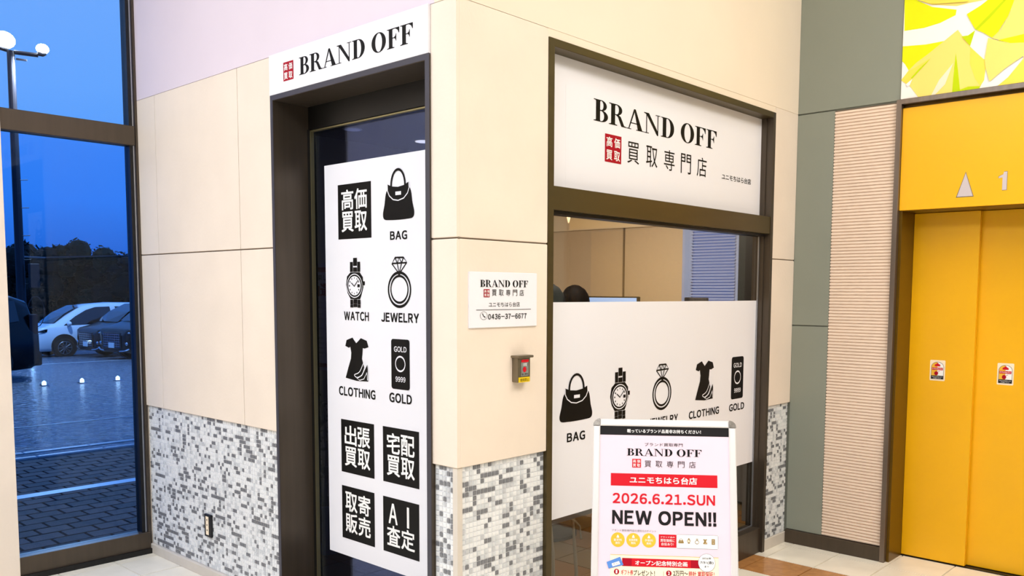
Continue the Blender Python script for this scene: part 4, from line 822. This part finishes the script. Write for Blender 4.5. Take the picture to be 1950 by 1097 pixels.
# ================================================================== outside
GZ = lambda x: 0.0 if x > -6.6 else -.0332*(abs(x)-6.6)
pv = thing('pavement', None, None, (-4.5, 2, -.02)); S(pv)
bx('paver_bed', -6.34, -2.87, -6, 14, -.08, -.022, M['psand'], pv)
cache = {}; rest = MB(); n = 0; PX, PY = .15, .20
for i in range(24):
    for j in range(-8, 40):
        x = -2.95-(i+.5)*PX; y = -1.5+(j+.5*(i % 2)+.5)*PY
        if x < -6.3: continue
        k = random.choice((0, 0, 1)); V, F = tile_geo(PX-.010, PY-.010, .02, .004); c = Vector((x, y, -.022+random.uniform(-.001, .001)))
        if n < 300 and -.9 < y < 2.4 and x > -6.0 and inframe(c, 60)[0]:
            n += 1
            if k not in cache:
                me = bpy.data.meshes.new('paver'); me.from_pydata(V, [], F); me.materials.append(M[('paver', 'paver2')[k]]); cache[k] = me
            o = bpy.data.objects.new('paver', cache[k]); COL.objects.link(o); o.parent = pv; o.location = c-Vector((-4.5, 2, -.02))
        else: rest.add([tuple(c+Vector(p)) for p in V], F, k)
tagp(rest.build('pavers', None, pv, mats=[M['paver'], M['paver2']]), kind='stuff')
S(bx('road_line', -4.80, -4.68, -6, 14, -.003, .001, M['line']))
kb = thing('kerb', None, None, (-6.5, 2, 0)); S(kb)
for j in range(-8, 24): bx('kerb_stone', -6.42, -6.345, j*.6+.004, j*.6+.596, -.1, .006, M['kerb'], kb, c=.01)
for j in range(-8, 24): bx('gutter_stone', -6.80, -6.72, j*.6+.004, j*.6+.596, -.1, -.012, M['kerb'], kb, c=.006)
g = MB(); N = 40
gx = [-6.42]+[-6.8-1.6*i for i in range(1, 24)]+[-60, -160]
V = [(x, y, GZ(x)-.014) for x in gx for y in (-40, 80)]; F = [(2*i, 2*i+1, 2*i+3, 2*i+2) for i in range(len(gx)-1)]
S(obj('car_park', V, F, M['asph']))
for x0, w in ((-9.0, .07), (-25.2, .12)):
    z = GZ(x0)-.010; S(obj('road_line', [(x0, -20, z), (x0, 40, z), (x0-w, 40, z-.0332*w), (x0-w, -20, z-.0332*w)], [(0, 1, 2, 3)], M['line' if w > .1 else 'kerb']))
for i, (y, lab) in enumerate(((3.86, 'leftmost of three small glowing road markers on the wet asphalt'), (4.56, 'middle one of three small glowing road markers on the wet asphalt'), (5.26, 'rightmost of three small glowing road markers on the wet asphalt'))):  # ceiling-light reflections in the window glass, modelled as glowing studs on the asphalt
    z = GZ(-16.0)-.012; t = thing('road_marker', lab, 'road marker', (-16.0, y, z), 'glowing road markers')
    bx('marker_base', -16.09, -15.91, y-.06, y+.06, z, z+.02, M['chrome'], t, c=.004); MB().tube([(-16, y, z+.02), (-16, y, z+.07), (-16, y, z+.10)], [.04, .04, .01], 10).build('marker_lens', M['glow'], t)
# lamp post
pl = thing('lamp_post', 'tall dark car-park lamp post with two bright floodlights', 'lamp post', (-25.84, 6.6, GZ(-25.84)))
MB().tube([(-25.84, 6.6, -.66), (-25.84, 6.6, 4), (-25.84, 6.6, 8.35)], [.13, .115, .10], 14).build('post', M['pole'], pl)
MB().tube([(-25.80, 6.68, 8.32), (-25.55, 7.22, 8.30)], .06, 8).build('arm', M['pole'], pl); MB().tube([(-25.88, 6.55, 8.36), (-26.1, 6.0, 8.5)], .06, 8).build('arm', M['pole'], pl)
MB().tube([(-25.75, 6.7, 8.13), (-25.65, 6.95, 8.12)], .03, 6).build('bracket', M['pole'], pl)
MB().box(-25.62, -25.36, 7.16, 7.38, 8.30, 8.36).build('lamp_head', M['pole'], pl)
MB().sphere((-25.42, 7.30, 8.47), (.14, .17, .14), 14, 10).build('lamp', M['flood'], pl, smooth=True); MB().sphere((-26.0, 6.48, 8.66), (.22, .30, .24), 14, 10).build('lamp', M['flood'], pl, smooth=True)
for z in (1.0, 1.7, 2.4, 3.1, 3.9, 4.7): MB().tube([(-25.80, 6.62, z), (-25.70, 6.86, z+.02)], .012, 5).build('climbing_peg', M['pole'], pl)
bx('junction_box', -25.75, -25.55, 6.78, 7.02, 1.6, 2.3, M['pole'], pl, c=.01)
cbl = MB().tube([(-25.6, 6.9+.22*sin(k*pi/8), .9+.45*cos(k*pi/8)) for k in range(17)], .012, 6, cap=False); o = cbl.build('cable_loop', M['pole'], pl)
MB().tube([(-25.9, 6.62, 2.50), (-31, 9.0, 2.66), (-41.79, 12.6, 3.03), (-40.0, 16.0, 3.3), (-38.8, 18, 3.5)][:3]+[(-47, 18.6, 3.45), (-52, 25, 3.8)], .035, 6).build('overhead_cable', M['pole'], pl)
# trees
def tree_mesh(seed, nl):
    rnd = random.Random(seed); q = MB()
    blobs = [(rnd.uniform(-1.7, 1.7), rnd.uniform(-1.5, 1.5), rnd.uniform(1.2, 5.6), rnd.uniform(.9, 1.5)) for _ in range(11)]
    for bxx, by, bz, br in blobs:
        br *= 1.0-.05*bz
        for _ in range(nl):
            a = rnd.uniform(0, 2*pi); u = rnd.uniform(-1, 1); r = br*rnd.uniform(.55, 1.08); s_ = math.sqrt(1-u*u)
            p = Vector((bxx+r*s_*cos(a), by+r*s_*sin(a), bz+r*u)); d = Vector((rnd.gauss(0, 1), rnd.gauss(0, 1), rnd.gauss(0, .6))).normalized(); e_ = d.cross(Vector((.3, .2, 1))).normalized(); k = rnd.uniform(.10, .22)
            q.add([p-d*k, p+e_*k*.6, p+d*k, p-e_*k*.6], [(0, 1, 2, 3)])
    core = MB()
    for bxx, by, bz, br in blobs: core.sphere((bxx, by, bz), br*.72, 8, 6)
    q.add(core.v, core.f); return q
TM = []
for k in range(3):
    q = tree_mesh(k, 260); me = bpy.data.meshes.new('crown'); me.from_pydata(q.v, [], q.f); me.materials.append(M['leaf2' if k == 1 else 'leaf']); TM.append(me)
q = MB().tube([(0, 0, 0), (.05, 0, 1.5), (0, .1, 3.5)], [.22, .16, .06], 8); tme = bpy.data.meshes.new('trunk'); tme.from_pydata(q.v, [], q.f); tme.materials.append(M['bark'])
for i, (x, y, s_, k, lab) in enumerate([(-63.8, 18.3, 1.10, 0, 'dark tree standing directly behind the lamp post at the left of the wood'), (-63.2, 20.3, 1.06, 2, 'dark tree whose crown rises above the hood of the white minivan'), (-62.4, 22.2, 1.12, 1, 'slightly greener tree above the windshield of the white minivan'),
                                    (-61.0, 24.2, 1.08, 2, 'dark tree above the side windows of the white minivan'), (-58.6, 25.4, 1.16, 0, 'near-black tree at the right edge of the tall window')]):
    t = thing('tree', lab, 'tree', (x, y, -1.9), 'trees in front of the wood'); t.scale = (1, 1, s_); t.rotation_euler = (0, 0, i*1.3)
    for nm, me in (('crown', TM[k]), ('trunk', tme)): o = bpy.data.objects.new(nm, me); COL.objects.link(o); o.parent = t
wd = MB(); rnd = random.Random(5)
for i in range(46):
    y = -12+i*1.35; x = -69+.09*(y-22)-rnd.uniform(0, 2); r = rnd.uniform(1.6, 2.2); h = rnd.uniform(3.4, 4.6)
    for z in (0, 1.6, 3.0): wd.sphere((x+rnd.uniform(-.5, .5), y, -1.2+z), r, 8, 6)
    wd.sphere((x, y, -1.9+h), r*.9, 8, 6)
    for _ in range(150):
        a = rnd.uniform(0, 2*pi); u = rnd.uniform(-.2, 1); q_ = math.sqrt(1-u*u); p = Vector((x+r*q_*cos(a), y+r*q_*sin(a), -1.9+h+r*u)); d = Vector((rnd.gauss(0, 1), rnd.gauss(0, 1), rnd.gauss(0, .6))).normalized(); e_ = d.cross(Vector((.3, .2, 1))).normalized(); k = rnd.uniform(.14, .3)
        wd.add([p-d*k, p+e_*k*.6, p+d*k, p-e_*k*.6], [(0, 1, 2, 3)])
o = wd.build('woodland', M['leaf'], None); tagp(o, 'continuous dark woodland filling the background behind the single trees', 'woodland', kind='stuff')

# ------------------------------------------------------------------ minivans (local: +x forward, front axle at x = 0)
def van(lab, loc, rz_, paint, lit=False, group=None):
    t = thing('minivan', lab, 'minivan', (0, 0, 0), group)
    zr = 1.90
    stn = [(1.02, .30, .80, .80, .62), (.98, .24, .93, .93, .80), (.86, .22, 1.0, 1.0, .885), (.55, .22, 1.06, 1.09, .915), (.22, .22, 1.08, 1.22, .92), (-.15, .22, 1.09, 1.50, .925), (-.55, .22, 1.10, 1.74, .925), (-.95, .22, 1.10, 1.85, .925), (-1.7, .22, 1.10, 1.91, .925), (-2.8, .22, 1.10, 1.90, .925), (-3.5, .22, 1.10, 1.86, .92), (-3.82, .25, 1.08, 1.74, .90), (-3.98, .34, 1.02, 1.20, .86)]
    n = 14; V = []; F = []
    def sec(x, zb, zl, zt, w):
        P = [(0, zb), (w*.88, zb), (w*.98, zb+.10), (w, zb+(zl-zb)*.55), (w*.985, zl-.04), (w*.96, zl)]
        hh = zt-zl; tw = .16 if hh > .3 else .05+.3*hh
        P += [(w*.95-tw*.35, zl+hh*.35), (w*.93-tw*.8, zl+hh*.75), (w*.88-tw, zl+hh*.93), (w*.72-tw, zt), (0, zt+.015)]
        return P
    L = None
    for s_ in stn:
        P = sec(*s_); full = [(-y, z) for y, z in P[::-1][:-1]]+P[:0] if 0 else P+[(-y, z) for y, z in P[-2:0:-1]]
        V += [(s_[0], y, z) for y, z in full]; L = len(full)
    for i in range(len(stn)-1):
        for j in range(L): F.append((i*L+j, (i+1)*L+j, (i+1)*L+(j+1) % L, i*L+(j+1) % L))
    F += [tuple(range(L)), tuple((len(stn)-1)*L+j for j in range(L))[::-1]]
    o = obj('body', V, F, M[paint], t, smooth=True)
    def side(x, z, sgn, l=.012):   # point on the tumblehome side
        zt = 1.1+.0; f_ = max(0, (z-1.1)/.8); return (x, sgn*(.925*.955-.155*f_-.03*f_*f_+l), z)
    for sg in (-1, 1):
        for nm, P in (('front_side_window', [(-.02, 1.13), (-.42, 1.44), (-.80, 1.66), (-1.12, 1.76), (-1.62, 1.78), (-1.70, 1.16)]), ('rear_side_window', [(-1.86, 1.60), (-1.80, 1.78), (-2.7, 1.78), (-3.55, 1.74), (-3.6, 1.30), (-2.55, 1.14), (-2.25, 1.22)])):
            c = [side(x, z, sg) for x, z in P]; d = [side(x, z, sg, -.01) for x, z in P]; m_ = len(P)
            obj(nm, c+d, [tuple(range(m_))]+[(i, (i+1) % m_, m_+(i+1) % m_, m_+i) for i in range(m_)], M['carglass'], t)
        MB().tube([(-1.76, sg*.915, .35), (-1.76, sg*.93, .7), (-1.76, sg*.91, 1.08)], .006, 4).build('door_seam', M['carglass'], t)
        MB().sphere((-.15, sg*1.02, 1.19), (.075, .13, .085), 12, 8).tube([(-.18, sg*.88, 1.12), (-.16, sg*.98, 1.14)], .025, 6).build('mirror', M[paint], t, smooth=True)
        for ax in (0, -3.0):
            MB().tube([(ax, sg*.80, .40), (ax, sg*.938, .40)], .425, 28).build('wheel_arch', M['plast'], t)
            w = MB().tube([(ax, sg*.72, .335), (ax, sg*.94, .335), (ax, sg*.955, .335)], [.335, .335, .31], 28).build('wheel', M['tyre'], t)
            rim = MB().tube([(ax, sg*.94, .335), (ax, sg*.960, .335)], .225, 24); rim.build('rim_disc', M['tyre'], w)
            sp_ = MB()
            for k in range(10): a = k*pi/5; sp_.tube([(ax+.03*cos(a), sg*.968, .335+.03*sin(a)), (ax+.215*cos(a), sg*.965, .335+.215*sin(a))], .016, 4)
            sp_.tube([(ax, sg*.95, .335), (ax, sg*.975, .335)], .04, 10); ring = [(ax+.222*cos(k*pi/12), sg*.965, .335+.222*sin(k*pi/12)) for k in range(25)]; sp_.tube(ring, .014, 5, cap=False); sp_.build('spokes', M['rim'], w)
        # lamps
        hl = [(1.0, sg*.50, .86), (.90, sg*.86, .90), (.58, sg*.935, 1.0), (.60, sg*.935, .90), (.93, sg*.86, .80), (1.02, sg*.52, .78)]
        obj('headlight', [(x+.02, y, z) for x, y, z in hl]+[(x-.06, y*.97, z) for x, y, z in hl], [tuple(range(6))]+[(i, (i+1) % 6, 6+(i+1) % 6, 6+i) for i in range(6)], M['carglass'], t)
        MB().sphere((.93, sg*.80, .86), (.05, .06, .035), 10, 6).build('headlight_lens', M['chrome'], t, smooth=True)
        fl_ = MB().sphere((.98, sg*.74, .52), (.05, .06, .06), 12, 8).build('fog_lamp', M['flood' if (lit and sg == 1) else 'chrome'], t, smooth=True)
        obj('tail_lamp', *(lambda q: (q.v, q.f))(MB().box(-3.97, -3.80, sg*.80-.06, sg*.80+.06, 1.0, 1.45, c=.02)), M['tail'], t)
        MB().tube([(.99, sg*.86, .36), (1.03, sg*.70, .30), (1.05, sg*.45, .28)], .022, 6).build('bumper_blade', M['chrome'], t)
    wsv = [(.19, -.72, 1.245), (.19, .72, 1.245), (-.58, .60, 1.765), (-.58, -.60, 1.765)]
    wsv = [(.28, -.76, 1.19), (.36, 0, 1.195), (.28, .76, 1.19), (-.12, .70, 1.525), (-.62, .615, 1.785), (-.66, 0, 1.815), (-.62, -.615, 1.785), (-.12, -.70, 1.525)]
    obj('windshield', [(x+.012, y, z+.022) for x, y, z in wsv], [tuple(range(8))], M['carglass'], t)
    obj('rear_window', [(-4.0+.02, -.66, 1.22), (-3.99+.02, .66, 1.22), (-3.86, .60, 1.66), (-3.86, -.60, 1.66)], [(0, 1, 2, 3)], M['carglass'], t)
    gr = bx('grille', .96, 1.045, -.50, .50, .36, .86, M['plast'], t, c=.01)
    for k in range(6): bx('grille_slat', 1.04, 1.055, -.47, .47, .42+.075*k, .437+.075*k, M['chrome'], gr)
    for k in range(-4, 5): bx('grille_bar', 1.05, 1.062, k*.105-.007, k*.105+.007, .40, .84, M['chrome'], gr)
    bx('number_plate', 1.06, 1.07, -.165, .165, .38, .545, M['plate'], t); bx('rear_number_plate', -4.02, -4.0, -.165, .165, .72, .885, M['plate'], t)
    bx('rear_bumper', -4.03, -3.86, -.84, .84, .30, .62, M[paint], t, c=.03)
    t.location = loc; t.rotation_euler = (0, 0, rz_); return t
van('white minivan with a lit fog lamp parked broadside before the dark trees', (-31.3, 9.35, GZ(-31.3)-.014), -pi/2-.03, 'carw', True)
van('black minivan nose-on behind, left of the black van with the tall chrome grille', (-28.75, 10.45, GZ(-28.75)-.014), -pi/2+.05, 'carb')
van('black minivan with a tall chrome grille, rightmost vehicle at the window jamb', (-26.1, 10.2, GZ(-26.1)-.014), -pi/2+.13, 'carb')
van('black minivan nearest the shop, its tail end jutting past the pier at left', (-19.6, .72, GZ(-19.6)-.014), -pi/2, 'carb')
